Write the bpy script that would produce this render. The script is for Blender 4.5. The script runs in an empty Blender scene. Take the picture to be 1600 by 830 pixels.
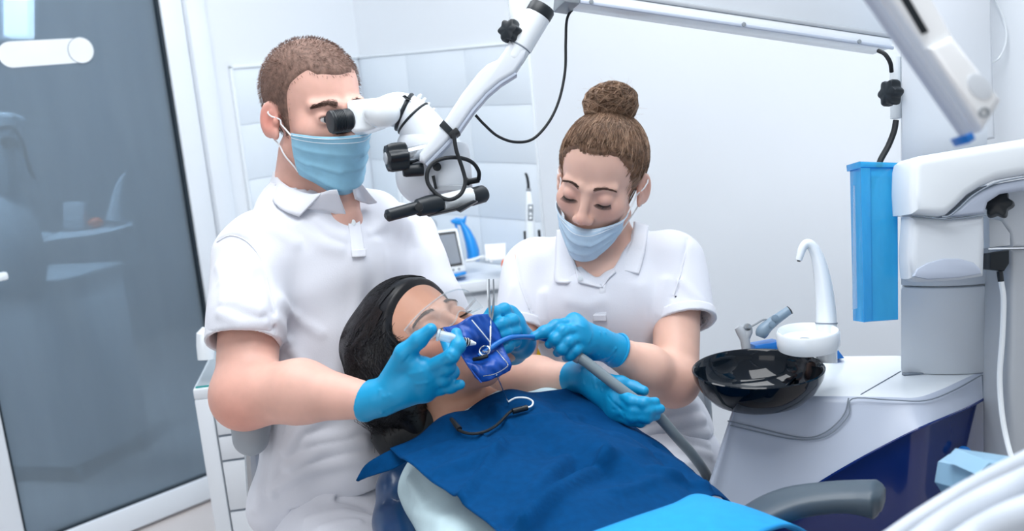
import bpy, bmesh, math, random
import numpy as np
from math import sin, cos, radians, pi, sqrt
from mathutils import Vector, Matrix
random.seed(7)
rng = np.random.default_rng(7)

# ---------------------------------------------------------------- camera
FPX = 1550.0                       # focal length in photo pixels (1600 x 830)
PITCH, ROLL = radians(12.3), radians(5.0)
CAM = np.array([0, 0, 1.38])
_R0 = np.array([1.0, 0, 0]); _U0 = np.array([0, sin(PITCH), cos(PITCH)])
FW = np.array([0, cos(PITCH), -sin(PITCH)])
RT = cos(ROLL)*_R0 - sin(ROLL)*_U0
UP = sin(ROLL)*_R0 + cos(ROLL)*_U0
BK = -FW
cd_ = bpy.data.cameras.new('camera'); cam = bpy.data.objects.new('camera', cd_)
bpy.context.scene.collection.objects.link(cam)
m_ = Matrix.Identity(4)
for i_ in range(3):
    m_[i_][0], m_[i_][1], m_[i_][2], m_[i_][3] = RT[i_], UP[i_], BK[i_], CAM[i_]
cam.matrix_world = m_
cd_.sensor_fit = 'HORIZONTAL'; cd_.sensor_width = 36; cd_.lens = 36*FPX/1600
cd_.clip_start = 0.05
cd_.dof.use_dof = True; cd_.dof.focus_distance = 1.53; cd_.dof.aperture_fstop = 4.5
bpy.context.scene.camera = cam

# ---------------------------------------------------------------- world, lamps, exposure
w_ = bpy.data.worlds.new('world'); bpy.context.scene.world = w_; w_.use_nodes = True
bg_ = w_.node_tree.nodes['Background']
bg_.inputs[0].default_value = (0.90, 0.945, 1.0, 1); bg_.inputs[1].default_value = 0.46
def area(name, loc, size, power, target, col=(1, 1, 1), sy=None):
    l = bpy.data.lights.new(name, 'AREA'); l.energy = power; l.size = size; l.color = col
    if sy: l.shape = 'RECTANGLE'; l.size_y = sy
    o = bpy.data.objects.new(name, l); bpy.context.scene.collection.objects.link(o)
    o.location = loc
    o.rotation_euler = (Vector(target)-Vector(loc)).to_track_quat('-Z', 'Y').to_euler()
    return o
COOL = (0.96, 0.98, 1.0)
area('ceiling_light', (0.0, 0.9, 2.62), 1.1, 25, (0.0, 0.9, 0), COOL)
area('ceiling_light', (0.55, 2.0, 2.62), 0.9, 16, (0.55, 2.0, 0), COOL)
area('ceiling_light', (-0.75, 2.1, 2.62), 0.8, 12, (-0.75, 2.1, 0), COOL)
area('ceiling_light', (-1.52, 3.10, 2.6), 0.6, 70, (-1.6, 3.3, 0), COOL)  # added lamp to brighten what stands behind the door glass
area('camera_left_light', (-1.6, -1.4, 1.9), 1.8, 13, (0.1, 1.8, 0.9), (1.0, 0.985, 0.98))  # unseen soft source left behind the camera, for bounced flash, not a window
vs = bpy.context.scene.view_settings
vs.view_transform = 'Standard'; vs.look = 'None'; vs.exposure = 0.30; vs.gamma = 1; vs.use_curve_mapping = False

# ---------------------------------------------------------------- helpers
def P(x, y, d):
    """world point seen at photo pixel (x, y) at distance d in front of the camera"""
    return CAM + d*(FW + RT*(x-800)/FPX - UP*(y-415)/FPX)
def ray(x, y): return FW + RT*(x-800)/FPX - UP*(y-415)/FPX
def PZ(x, y, z):
    r = ray(x, y); return CAM + r*((z-CAM[2])/r[2])
def PPL(x, y, q, n):
    r = ray(x, y); return CAM + r*(((q-CAM) @ n)/(r @ n))
def V3(a, b, c): return RT*a + UP*b + BK*c          # direction: right, up, towards the viewer
def nrm(v): v = np.asarray(v, float); return v/np.linalg.norm(v)
def frame(y, z):
    """right-handed frame, columns x,y,z; y kept exactly"""
    y = nrm(y); z = np.asarray(z, float); z = nrm(z-(z @ y)*y); x = np.cross(y, z)
    return np.stack([x, y, z], 1)
def framez(z, hint=(0, 0, 1)):
    z = nrm(z); h = np.asarray(hint, float)
    if abs(nrm(h) @ z) > .97: h = np.array([1., 0, 0])
    x = nrm(np.cross(h, z)); return np.stack([x, np.cross(z, x), z], 1)
COL = bpy.context.scene.collection
ROOT = {}
def root_loc(o):
    while o.parent: o = o.parent
    return np.array(o.location)
def thing(name, label, cat, loc, group=None):
    o = bpy.data.objects.new(name, None); COL.objects.link(o); o.location = tuple(float(v) for v in loc)
    o.empty_display_size = .05
    o['label'] = label; o['category'] = cat
    if group: o['group'] = group
    return o
def tag(o, label, cat, group=None):
    o['label'] = label; o['category'] = cat
    if group: o['group'] = group
    return o
def struct(o): o['kind'] = 'structure'; return o
def mk(name, verts, faces, mat, parent=None, smooth=True, sharp=35):
    verts = np.asarray(verts, float)
    if parent is None:
        lo, hi = verts.min(0), verts.max(0); loc = np.array([(lo[0]+hi[0])/2, (lo[1]+hi[1])/2, lo[2]])
    else: loc = root_loc(parent)
    me = bpy.data.meshes.new(name)
    me.from_pydata((verts-loc).tolist(), [], faces if isinstance(faces, list) else faces.tolist())
    if smooth:
        me.polygons.foreach_set('use_smooth', [True]*len(me.polygons))
    me.update()
    o = bpy.data.objects.new(name, me); COL.objects.link(o)
    if parent is None: o.location = tuple(loc)
    else: o.parent = parent
    me.materials.append(M[mat])
    if smooth and sharp:
        try: me.set_sharp_from_angle(angle=radians(sharp))
        except Exception: pass
    return o
def set_col(o, cols):
    a = o.data.color_attributes.new('Tint', 'FLOAT_COLOR', 'POINT')
    c = np.ones((len(cols), 4), np.float32); c[:, :3] = cols
    a.data.foreach_set('color', c.ravel())

class MB:
    """collects shapes, all in world coordinates, into ONE mesh"""
    def __init__(s): s.v = []; s.f = []
    def add(s, v, f):
        n = len(s.v); s.v += [tuple(float(c) for c in p) for p in v]; s.f += [[i+n for i in q] for q in f]; return s
    def box(s, c, half, fr=None, bev=0.0, seg=2):
        bm = bmesh.new(); bmesh.ops.create_cube(bm, size=2)
        h = np.asarray(half, float)
        for v in bm.verts: v.co = Vector((v.co.x*h[0], v.co.y*h[1], v.co.z*h[2]))
        if bev > 0: bmesh.ops.bevel(bm, geom=list(bm.edges), offset=min(bev, .98*min(h)), segments=seg, profile=.5, affect='EDGES')
        fr = np.eye(3) if fr is None else fr
        bm.verts.index_update()
        s.add([np.asarray(c)+fr @ np.array(v.co) for v in bm.verts], [[v.index for v in f.verts] for f in bm.faces]); bm.free(); return s
    def bar(s, a, b, w, h, bev=0.0, hint=(0, 0, 1)):
        a = np.asarray(a, float); b = np.asarray(b, float); fr = framez(b-a, hint)
        return s.box((a+b)/2, (w/2, h/2, np.linalg.norm(b-a)/2), fr, bev)
    def rings(s, rings, cap=True, close=True):
        n = len(rings[0]); base = len(s.v); v = [p for r in rings for p in r]; f = []
        m = n if close else n-1
        for i in range(len(rings)-1):
            for j in range(m):
                k = (j+1) % n; f.append([i*n+j, i*n+k, (i+1)*n+k, (i+1)*n+j])
        if cap: f.append(list(range(n))[::-1]); f.append([(len(rings)-1)*n+j for j in range(n)])
        return s.add(v, f)
    def tube(s, pts, r, n=10, cap=True, flat=1.0, hint=None):
        pts = [np.asarray(p, float) for p in pts]; m = len(pts)
        rr = r if hasattr(r, '__len__') else [r]*m
        t0 = nrm(pts[1]-pts[0]); x = framez(t0, (0, 0, 1) if hint is None else hint)[:, 0]; rings = []
        for i, p in enumerate(pts):
            t = nrm(pts[min(i+1, m-1)]-pts[max(i-1, 0)]); x = nrm(x-(x @ t)*t); y = np.cross(t, x)
            rings.append([p+rr[i]*(x*cos(a)+flat*y*sin(a)) for a in np.arange(n)*2*pi/n])
        return s.rings(rings, cap)
    def lathe(s, c, axis, prof, n=32, hint=(0, 0, 1), cap=True, sx=1.0, sy=1.0):
        """prof: list of (radius, height along axis)"""
        fr = framez(axis, hint); c = np.asarray(c, float)
        return s.rings([[c+fr[:, 2]*h+r*(sx*fr[:, 0]*cos(a)+sy*fr[:, 1]*sin(a)) for a in np.arange(n)*2*pi/n] for r, h in prof], cap)
    def prism(s, poly, d, bev=0.0, seg=2):
        """poly: world points of one face, extruded by vector d"""
        bm = bmesh.new(); k = len(poly); d = np.asarray(d, float)
        a = [bm.verts.new(tuple(p)) for p in poly]; b = [bm.verts.new(tuple(np.asarray(p)+d)) for p in poly]
        bm.faces.new(a); bm.faces.new(b[::-1])
        for i in range(k): bm.faces.new([a[(i+1) % k], a[i], b[i], b[(i+1) % k]])
        bmesh.ops.recalc_face_normals(bm, faces=bm.faces)
        if bev > 0:
            ed = [e for e in bm.edges if (e.verts[0] in a) == (e.verts[1] in a)]
            bmesh.ops.bevel(bm, geom=ed, offset=bev, segments=seg, profile=.5, affect='EDGES', clamp_overlap=True)
        bm.verts.index_update()
        s.add([v.co for v in bm.verts], [[v.index for v in f.verts] for f in bm.faces]); bm.free(); return s
    def sph(s, c, r, n=16, fr=None):
        c = np.asarray(c, float); r = np.asarray(r if hasattr(r, '__len__') else [r]*3, float); fr = np.eye(3) if fr is None else fr
        rings = []
        for i in range(n//2+1):
            th = max(.02, min(pi-.02, pi*i/(n//2)))
            rings.append([c+fr @ (r*np.array([sin(th)*cos(a), sin(th)*sin(a), -cos(th)])) for a in np.arange(n)*2*pi/n])
        return s.rings(rings)
    def torus(s, c, axis, R, r, n=32, m=8):
        fr = framez(axis); c = np.asarray(c, float)
        pts = [c+R*(fr[:, 0]*cos(a)+fr[:, 1]*sin(a)) for a in np.arange(n)*2*pi/n]
        b = len(s.v); rings = [[p+r*(nrm(p-c)*cos(t)+fr[:, 2]*sin(t)) for t in np.arange(m)*2*pi/m] for p in pts]
        v = [p for q in rings for p in q]; f = [[i*m+j, ((i+1) % n)*m+j, ((i+1) % n)*m+(j+1) % m, i*m+(j+1) % m] for i in range(n) for j in range(m)]
        return s.add(v, f)
    def out(s, name, mat, parent=None, smooth=True, sharp=35): return mk(name, s.v, s.f, mat, parent, smooth, sharp)

def cr(pts, n=8):
    """Catmull-Rom through points"""
    p = [np.asarray(q, float) for q in pts]; p = [2*p[0]-p[1]]+p+[2*p[-1]-p[-2]]; o = []
    for i in range(1, len(p)-2):
        for k in range(n):
            t = k/n; o.append(.5*((2*p[i])+(-p[i-1]+p[i+1])*t+(2*p[i-1]-5*p[i]+4*p[i+1]-p[i+2])*t*t+(-p[i-1]+3*p[i]-3*p[i+1]+p[i+2])*t**3))
    return o+[p[-2]]
def crP(pts, n=8): return cr([P(*q) for q in pts], n)
def grid_surface(ctrl, nu, nv):
    """ctrl: rows of world points -> smooth (nv x nu) grid"""
    rows = [cr(r, nu) for r in ctrl]
    cols = [cr([r[i] for r in rows], nv) for i in range(len(rows[0]))]
    return np.array(cols).transpose(1, 0, 2)            # [v][u]
def sheet(g, th, mb=None):
    """thick sheet from a grid of points"""
    nv, nu = g.shape[:2]
    du = np.gradient(g, axis=1); dv = np.gradient(g, axis=0); n = np.cross(du, dv)
    n /= np.linalg.norm(n, axis=2, keepdims=True)+1e-12
    a = g+n*th/2; b = g-n*th/2; mb = mb or MB()
    v = np.concatenate([a.reshape(-1, 3), b.reshape(-1, 3)]); N = nu*nv; f = []
    for j in range(nv-1):
        for i in range(nu-1):
            k = j*nu+i; f.append([k, k+1, k+nu+1, k+nu]); f.append([N+k, N+k+nu, N+k+nu+1, N+k+1])
    rim = [i for i in range(nu)]+[j*nu+nu-1 for j in range(1, nv)]+[(nv-1)*nu+i for i in range(nu-2, -1, -1)]+[j*nu for j in range(nv-2, 0, -1)]
    for i in range(len(rim)):
        p, q = rim[i], rim[(i+1) % len(rim)]; f.append([q, p, N+p, N+q])
    return mb.add(v, f)

# ---------------------------------------------------------------- materials
M = {}
def lin(h):
    if isinstance(h, str):
        h = h.lstrip('#'); c = [int(h[i:i+2], 16)/255 for i in (0, 2, 4)]
        return tuple(x/12.92 if x <= .04045 else ((x+.055)/1.055)**2.4 for x in c)
    return h
def mat(name, col, rough=.5, metal=0., var=.04, scale=8., bump=0., bscale=60., spec=.5, trans=0., ior=1.45, alpha=1., coat=0., sss=0., sssr=(.01, .004, .002), tint=False, sheen=0., stretch=None, emit=None, estr=0., dist=.002, bdetail=4., vor=False):
    m = bpy.data.materials.new(name); m.use_nodes = True; nt = m.node_tree; b = nt.nodes['Principled BSDF']
    c = lin(col); L = nt.links.new
    b.inputs['Roughness'].default_value = rough; b.inputs['Metallic'].default_value = metal
    b.inputs['Specular IOR Level'].default_value = spec; b.inputs['IOR'].default_value = ior
    b.inputs['Transmission Weight'].default_value = trans; b.inputs['Alpha'].default_value = alpha
    b.inputs['Coat Weight'].default_value = coat; b.inputs['Sheen Weight'].default_value = sheen
    if sss: b.inputs['Subsurface Weight'].default_value = sss; b.inputs['Subsurface Radius'].default_value = sssr; b.inputs['Subsurface Scale'].default_value = 1.0
    if emit: b.inputs['Emission Color'].default_value = (*lin(emit), 1); b.inputs['Emission Strength'].default_value = estr
    tc = nt.nodes.new('ShaderNodeTexCoord'); vec = tc.outputs['Object']
    if stretch:
        mp = nt.nodes.new('ShaderNodeMapping'); mp.inputs['Scale'].default_value = stretch; L(vec, mp.inputs[0]); vec = mp.outputs[0]
    nz = nt.nodes.new('ShaderNodeTexNoise'); nz.inputs['Scale'].default_value = scale; nz.inputs['Detail'].default_value = 3; L(vec, nz.inputs['Vector'])
    rp = nt.nodes.new('ShaderNodeValToRGB'); L(nz.outputs[0], rp.inputs[0])
    rp.color_ramp.elements[0].position = .3; rp.color_ramp.elements[1].position = .7
    rp.color_ramp.elements[0].color = (*[max(0, x*(1-var)) for x in c], 1); rp.color_ramp.elements[1].color = (*[min(1, x*(1+var)) for x in c], 1)
    out = rp.outputs[0]
    if tint:
        at = nt.nodes.new('ShaderNodeAttribute'); at.attribute_name = 'Tint'
        mx = nt.nodes.new('ShaderNodeMix'); mx.data_type = 'RGBA'; mx.blend_type = 'MULTIPLY'; mx.inputs[0].default_value = 1
        L(out, mx.inputs[6]); L(at.outputs[0], mx.inputs[7]); out = mx.outputs[2]
    L(out, b.inputs['Base Color'])
    if bump:
        n2 = nt.nodes.new('ShaderNodeTexVoronoi' if vor else 'ShaderNodeTexNoise'); n2.inputs['Scale'].default_value = bscale
        if not vor: n2.inputs['Detail'].default_value = bdetail
        L(vec, n2.inputs['Vector'])
        bp = nt.nodes.new('ShaderNodeBump'); bp.inputs['Strength'].default_value = bump; bp.inputs['Distance'].default_value = dist
        L(n2.outputs[0], bp.inputs['Height']); L(bp.outputs[0], b.inputs['Normal'])
    M[name] = m; return m

mat('wall', '#e0e6ec', .7, var=.012, scale=2, bump=.05, bscale=180)
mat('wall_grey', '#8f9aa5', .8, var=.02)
mat('tile', '#dde6ee', .22, var=.012, scale=3)
mat('grout', '#d6dde5', .8, var=.03)
mat('floor', '#cfc8c6', .35, var=.03, scale=5)
mat('ceiling', '#eef1f4', .8)
mat('white_frame', '#e2e9f0', .35, var=.01)
mat('white_gloss', '#e4ebf0', .22, var=.01, coat=.3)
mat('white_plastic', '#d6dde5', .38, var=.012)
mat('offwhite_plastic', '#d3dae1', .42, var=.015)
mat('unit_grey', '#b2bccd', .35, var=.015)
mat('gasket', '#1d2a33', .6)
mat('seam', '#7d8894', .6)
mat('laminate', '#e3e9ef', .4, var=.012)
mat('chrome', '#d9dde0', .12, metal=1.)
mat('steel', '#b9bec3', .25, metal=1.)
mat('black_plastic', '#111a21', .42, var=.1)
mat('black_rubber', '#14191e', .6, var=.1)
mat('grey_plastic', '#8b939a', .4, var=.03)
mat('grey_hose', '#75838a', .35, var=.04)
mat('lightgrey', '#aeb4bb', .4, var=.03)
mat('handpiece', '#7f95a8', .35, var=.03)
mat('blue_plastic', '#1c8fe0', .3, var=.03)
mat('blue_dark', '#052466', .16, var=.04, coat=.6)
mat('chair_blue', '#123a63', .3, var=.05, coat=.2)
mat('chair_arm', '#3c4b57', .4, var=.05)
mat('basin', '#040e18', .06, var=.05, spec=.4)
mat('glove', '#0b94c6', .42, var=.05, scale=25, bump=.25, bscale=90, dist=.0015)
mat('polo', '#dadde6', .85, var=.012, scale=6, bump=.3, bscale=420, dist=.0006, sheen=.2)
mat('polo_band', '#dee1e9', .85, var=.012, scale=6, bump=.35, bscale=300, dist=.0006, sheen=.2, stretch=(1, 1, .15))
mat('trousers', '#dadde6', .8, var=.015, scale=6, bump=.25, bscale=200, dist=.001)
mat('skin_m', '#dcae9f', .5, var=.07, scale=30, bump=.12, bscale=500, dist=.0006, sss=.12, tint=True)
mat('skin_f', '#dfb6a5', .48, var=.05, scale=26, bump=.08, bscale=500, dist=.0005, sss=.12, tint=True)
mat('skin_p', '#d09c84', .5, var=.06, scale=26, bump=.08, bscale=500, dist=.0005, sss=.12, tint=True)
mat('mask', '#8fc4de', .8, var=.05, scale=60, bump=.25, bscale=300, dist=.0006, sheen=.1)
mat('mask_pale', '#b9d3e8', .8, var=.05, scale=60, bump=.25, bscale=300, dist=.0006, sheen=.1)
mat('elastic', '#edf1f5', .8)
mat('hair_m', '#7d6358', .7, var=.35, scale=140)
mat('hair_f', '#7a5d48', .45, var=.35, scale=90, bump=.5, bscale=120)
mat('hair_f2', '#b3937a', .4, var=.3, scale=60)
mat('hair_p', '#14151a', .38, var=.4, scale=60)
mat('brow', '#4a342b', .7, var=.2)
mat('lash', '#1e1512', .6)
mat('eye_white', '#e6e2e0', .2)
mat('iris', '#46505a', .15, var=.2, scale=200)
mat('lip', '#b7676a', .4)
mat('drape', '#003d6e', .9, var=.10, scale=90, bump=.35, bscale=350, dist=.0008, bdetail=6, spec=.1)
mat('drape_edge', '#123c6c', .8, var=.07, scale=40)
mat('cyan_cloth', '#0a92d6', .8, var=.05, scale=60, bump=.3, bscale=300, dist=.001)
mat('pale_cloth', '#c4dde4', .85, var=.03, scale=30, bump=.3, bscale=260, dist=.001)
mat('dam', '#0b4aa4', .4, var=.06, scale=30, bump=.2, bscale=60, dist=.002)
mat('tube_blue', '#1c6fc0', .35)
mat('screen', '#4a5a6d', .12, var=.12, scale=14)
mat('tube_teal', '#2a9c98', .2)
mat('bright_white', '#f3f6f8', .25, var=.01)
mat('tray_blue', '#86aec8', .35)
mat('hose_white', '#c4cdd8', .4, var=.02)
mat('orange', '#f0702a', .4)
mat('yellow', '#e8b81c', .5)
mat('paper', '#eef1f3', .7)
mat('ink', '#222a33', .6)
mat('sticker', '#e6edf2', .5)
mat('reflection', '#ffffff', .5, emit='#ffffff', estr=6.)  # glows in place of the ceiling light mirrored in the door glass
mat('black_cushion', '#0c1218', .5, var=.1)
mat('seat_grey', '#9aa2aa', .5, var=.03)
def clear_mat(name, col, rough=.05, mixv=.35, gl=.5):
    """thin clear plastic / glass sheet: see-through, tinted, with surface reflections"""
    m = bpy.data.materials.new(name); m.use_nodes = True; nt = m.node_tree; nt.nodes.clear(); L = nt.links.new
    o = nt.nodes.new('ShaderNodeOutputMaterial'); t = nt.nodes.new('ShaderNodeBsdfTransparent'); t.inputs[0].default_value = (*lin(col), 1)
    p = nt.nodes.new('ShaderNodeBsdfPrincipled'); p.inputs['Base Color'].default_value = (*lin(col), 1); p.inputs['Roughness'].default_value = rough; p.inputs['Specular IOR Level'].default_value = gl
    nz = nt.nodes.new('ShaderNodeTexNoise'); nz.inputs['Scale'].default_value = 6
    ma = nt.nodes.new('ShaderNodeMapRange'); ma.inputs[3].default_value = mixv*.9; ma.inputs[4].default_value = mixv*1.1; L(nz.outputs[0], ma.inputs[0])
    x = nt.nodes.new('ShaderNodeMixShader'); L(ma.outputs[0], x.inputs[0]); L(t.outputs[0], x.inputs[1]); L(p.outputs[0], x.inputs[2]); L(x.outputs[0], o.inputs[0])
    M[name] = m
clear_mat('smoked_glass', '#a4b4c0', .03, .36, .5)
clear_mat('clear_plastic', '#f2f6f8', .08, .22, .8)
clear_mat('goggle', '#f6f8f9', .04, .055, 1.)
clear_mat('syringe_clear', '#dff0f8', .1, .45, .8)
clear_mat('cyan_plastic', '#48c2f2', .12, .52, .6)

# ---------------------------------------------------------------- smooth bodies: signed distance fields -> one continuous mesh
def bbwrap(f, lo, hi): f.lo = np.asarray(lo, float); f.hi = np.asarray(hi, float); return f
def S_cone(a, b, ra, rb):
    a = np.asarray(a, float); b = np.asarray(b, float); ba = b-a; l2 = ba @ ba+1e-12; m = max(ra, rb)
    def f(p):
        q = p-a; t = np.clip(q @ ba/l2, 0, 1); q = q-t[:, None]*ba
        return np.sqrt((q*q).sum(1))-(ra+t*(rb-ra))
    return bbwrap(f, np.minimum(a, b)-m, np.maximum(a, b)+m)
def S_ell(c, r, fr=None):
    c = np.asarray(c, float); r = np.asarray(r, float); fr = np.eye(3) if fr is None else fr; m = max(r)
    def f(p):
        q = (p-c) @ fr; k0 = np.sqrt(((q/r)**2).sum(1)); k1 = np.sqrt(((q/(r*r))**2).sum(1))+1e-9
        return k0*(k0-1)/k1
    return bbwrap(f, c-m, c+m)
def S_box(c, h, rad=0., fr=None):
    c = np.asarray(c, float); h = np.asarray(h, float)-rad; fr = np.eye(3) if fr is None else fr; m = np.linalg.norm(h)+rad
    def f(p):
        q = np.abs((p-c) @ fr)-h; return np.sqrt((np.maximum(q, 0)**2).sum(1))+np.minimum(q.max(1), 0)-rad
    return bbwrap(f, c-m, c+m)
def S_chain(pts, rs, k=.004):
    return S_u(k, *[S_cone(pts[i], pts[i+1], rs[i], rs[i+1]) for i in range(len(pts)-1)])
def smin(a, b, k):
    if k <= 0: return np.minimum(a, b)
    h = np.maximum(k-np.abs(a-b), 0)/k; return np.minimum(a, b)-h*h*k*.25
CULL = [False]
def near(g, lo, hi, m): return bool(np.all(g.lo-m < hi) and np.all(g.hi+m > lo))
def S_u(k, *fs):
    def f(p):
        gs = fs
        if CULL[0] and len(fs) > 2:
            lo, hi = p.min(0), p.max(0); gs = [g for g in fs if near(g, lo, hi, .03+k)] or fs[:1]
        d = gs[0](p)
        for g in gs[1:]: d = smin(d, g(p), k)
        return d
    return bbwrap(f, np.min([g.lo for g in fs], 0)-k*.3, np.max([g.hi for g in fs], 0)+k*.3)
def S_sub(a, b, k=.004):
    def f(p):
        d = a(p)
        if CULL[0] and not near(b, p.min(0), p.max(0), .02+k): return d
        return -smin(-d, b(p), k)
    return bbwrap(f, a.lo, a.hi)
def S_int(a, b, k=.003): return bbwrap(lambda p: -smin(-a(p), -b(p), k), a.lo, a.hi)
def S_plane(q, n):
    """inside where (p-q).n < 0"""
    q = np.asarray(q, float); n = nrm(n); return bbwrap(lambda p: (p-q) @ n, q-9, q+9)
def S_off(a, r): return bbwrap(lambda p: a(p)-r, a.lo-r, a.hi+r)
def S_disp(a, g, m=.02): return bbwrap(lambda p: a(p)-g(p), a.lo-m, a.hi+m)
def creases(lines):
    """cloth folds: (points, width, height) -> displacement field"""
    segs = []
    for pts, w, h in lines:
        for i in range(len(pts)-1): segs.append((np.asarray(pts[i], float), np.asarray(pts[i+1], float), w, h))
    def g(p):
        o = np.zeros(len(p))
        lo, hi = p.min(0), p.max(0)
        for a, b, w, h in segs:
            if np.any(np.minimum(a, b)-2.6*w > hi) or np.any(np.maximum(a, b)+2.6*w < lo): continue
            ba = b-a; q = p-a; t = np.clip(q @ ba/(ba @ ba+1e-12), 0, 1); q = q-t[:, None]*ba
            v = h*np.exp(-(q*q).sum(1)/(w*w)); o = np.where(np.abs(v) > np.abs(o), v, o)
        return o
    return g
def waves(dirs):
    """sum of soft sine undulations: (direction/wavelength vector, amplitude, phase)"""
    def g(p):
        o = np.zeros(len(p))
        for d, a, ph in dirs: o = o+a*np.sin(p @ np.asarray(d, float)*2*pi+ph)
        return o
    return g
def S_mesh(f, h, name, mat_, parent, tint=None, sharp=None, proj=2):
    B = 8; lo = f.lo-2.5*h; n = (np.ceil((f.hi+2.5*h-lo)/h/B).astype(int))*B; nb = n//B
    bi = np.stack(np.meshgrid(*[np.arange(k) for k in nb], indexing='ij'), -1).reshape(-1, 3)
    cen = lo+(bi*B+(B-1)/2)*h; v = np.concatenate([f(c) for c in np.array_split(cen, max(1, len(cen)//200000))])
    A = np.zeros(tuple(n), np.float32)
    A.reshape(nb[0], B, nb[1], B, nb[2], B).transpose(0, 2, 4, 1, 3, 5)[...] = v.reshape(nb)[..., None, None, None]
    act = bi[np.abs(v) < B*h*1.35+.004]
    loc = np.stack(np.meshgrid(*[np.arange(B)]*3, indexing='ij'), -1).reshape(-1, 3)
    A6 = A.reshape(nb[0], B, nb[1], B, nb[2], B).transpose(0, 2, 4, 1, 3, 5)
    CULL[0] = True
    sup = (act//4) @ np.array([1000000, 1000, 1]); od = np.argsort(sup, kind='stable'); act = act[od]; sup = sup[od]
    for part in np.split(act, np.nonzero(np.diff(sup))[0]+1):
        if not len(part): continue
        p = lo+((part*B)[:, None, :]+loc[None]).reshape(-1, 3)*h
        A6[part[:, 0], part[:, 1], part[:, 2]] = f(p).reshape(len(part), B, B, B)
    s = A < 0
    c8 = [s[i:n[0]-1+i, j:n[1]-1+j, k:n[2]-1+k] for i in (0, 1) for j in (0, 1) for k in (0, 1)]
    tot = sum(c.astype(np.int8) for c in c8); cells = np.argwhere((tot > 0) & (tot < 8))
    idx = np.full(tuple(n-1), -1, np.int32); idx[cells[:, 0], cells[:, 1], cells[:, 2]] = np.arange(len(cells))
    acc = np.zeros((len(cells), 3)); cnt = np.zeros(len(cells))
    co = [(i, j, k) for i in (0, 1) for j in (0, 1) for k in (0, 1)]
    val = {c: A[cells[:, 0]+c[0], cells[:, 1]+c[1], cells[:, 2]+c[2]] for c in co}
    for a in co:
        for ax in range(3):
            if a[ax] == 0:
                b = list(a); b[ax] = 1; b = tuple(b); va, vb = val[a], val[b]; m = (va < 0) != (vb < 0)
                t = np.where(m, va/(va-vb+1e-20), 0); q = np.tile(np.array(a, float), (len(cells), 1)); q[:, ax] = t
                acc[m] += q[m]; cnt[m] += 1
    pts = lo+(cells+acc/np.maximum(cnt, 1)[:, None])*h
    gk = (cells//24) @ np.array([1000000, 1000, 1]); od = np.argsort(gk, kind='stable')
    for part in np.split(od, np.nonzero(np.diff(gk[od]))[0]+1):
        for _ in range(proj):
            q = pts[part]; e = h*.5; d = f(q); g = np.stack([f(q+np.eye(3)[i]*e)-d for i in range(3)], 1)/e
            sp = (d/np.maximum((g*g).sum(1), .2))[:, None]*g; l = np.linalg.norm(sp, axis=1, keepdims=True)
            pts[part] = q-sp*np.minimum(1, h*.8/np.maximum(l, 1e-9))
    CULL[0] = False
    F_ = []
    for ax in range(3):
        o1, o2 = [(1, 2), (2, 0), (0, 1)][ax]
        sl0 = [slice(None)]*3; sl1 = [slice(None)]*3; sl0[ax] = slice(0, n[ax]-1); sl1[ax] = slice(1, n[ax])
        a, b = s[tuple(sl0)], s[tuple(sl1)]; ed = np.argwhere(a != b)
        ed = ed[(ed[:, o1] > 0) & (ed[:, o2] > 0) & (ed[:, o1] < n[o1]-1) & (ed[:, o2] < n[o2]-1)]
        fl = a[ed[:, 0], ed[:, 1], ed[:, 2]]
        e1 = np.eye(3, dtype=int)[o1]; e2 = np.eye(3, dtype=int)[o2]
        q = np.stack([idx[tuple((ed-e1-e2).T)], idx[tuple((ed-e2).T)], idx[tuple(ed.T)], idx[tuple((ed-e1).T)]], 1)
        q[~fl] = q[~fl][:, ::-1]; F_.append(q)
    F_ = np.concatenate(F_); F_ = F_[(F_ >= 0).all(1)]
    o = mk(name, pts, F_, mat_, parent, True, sharp)
    if tint is not None: set_col(o, tint(pts))
    return o
def strands(name, mat_, parent, lines, r=.0004, taper=.5):
    """hair strands: lines is (N, m, 3); each becomes a thin three-sided tube"""
    L_ = np.asarray(lines, float); N, m = L_.shape[:2]
    T = np.gradient(L_, axis=1); T /= np.linalg.norm(T, axis=2, keepdims=True)+1e-12
    h = np.array([.31, .52, .79]); X = np.cross(T, h); X /= np.linalg.norm(X, axis=2, keepdims=True)+1e-9; Y = np.cross(T, X)
    rr = (r*(1-(1-taper)*np.linspace(0, 1, m)))[None, :, None]
    ring = np.stack([L_+rr*(X*cos(a)+Y*sin(a)) for a in (0, 2*pi/3, 4*pi/3)], 2)      # N,m,3,3
    v = ring.reshape(-1, 3); base = (np.arange(N)[:, None, None]*m+np.arange(m-1)[None, :, None])*3
    j = np.arange(3)[None, None, :]; k = (j+1) % 3
    f = np.stack([base+j, base+k, base+3+k, base+3+j], -1).reshape(-1, 4)
    o = mk(name, v, f, mat_, parent, True, None); o['kind'] = 'stuff'; return o

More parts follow.
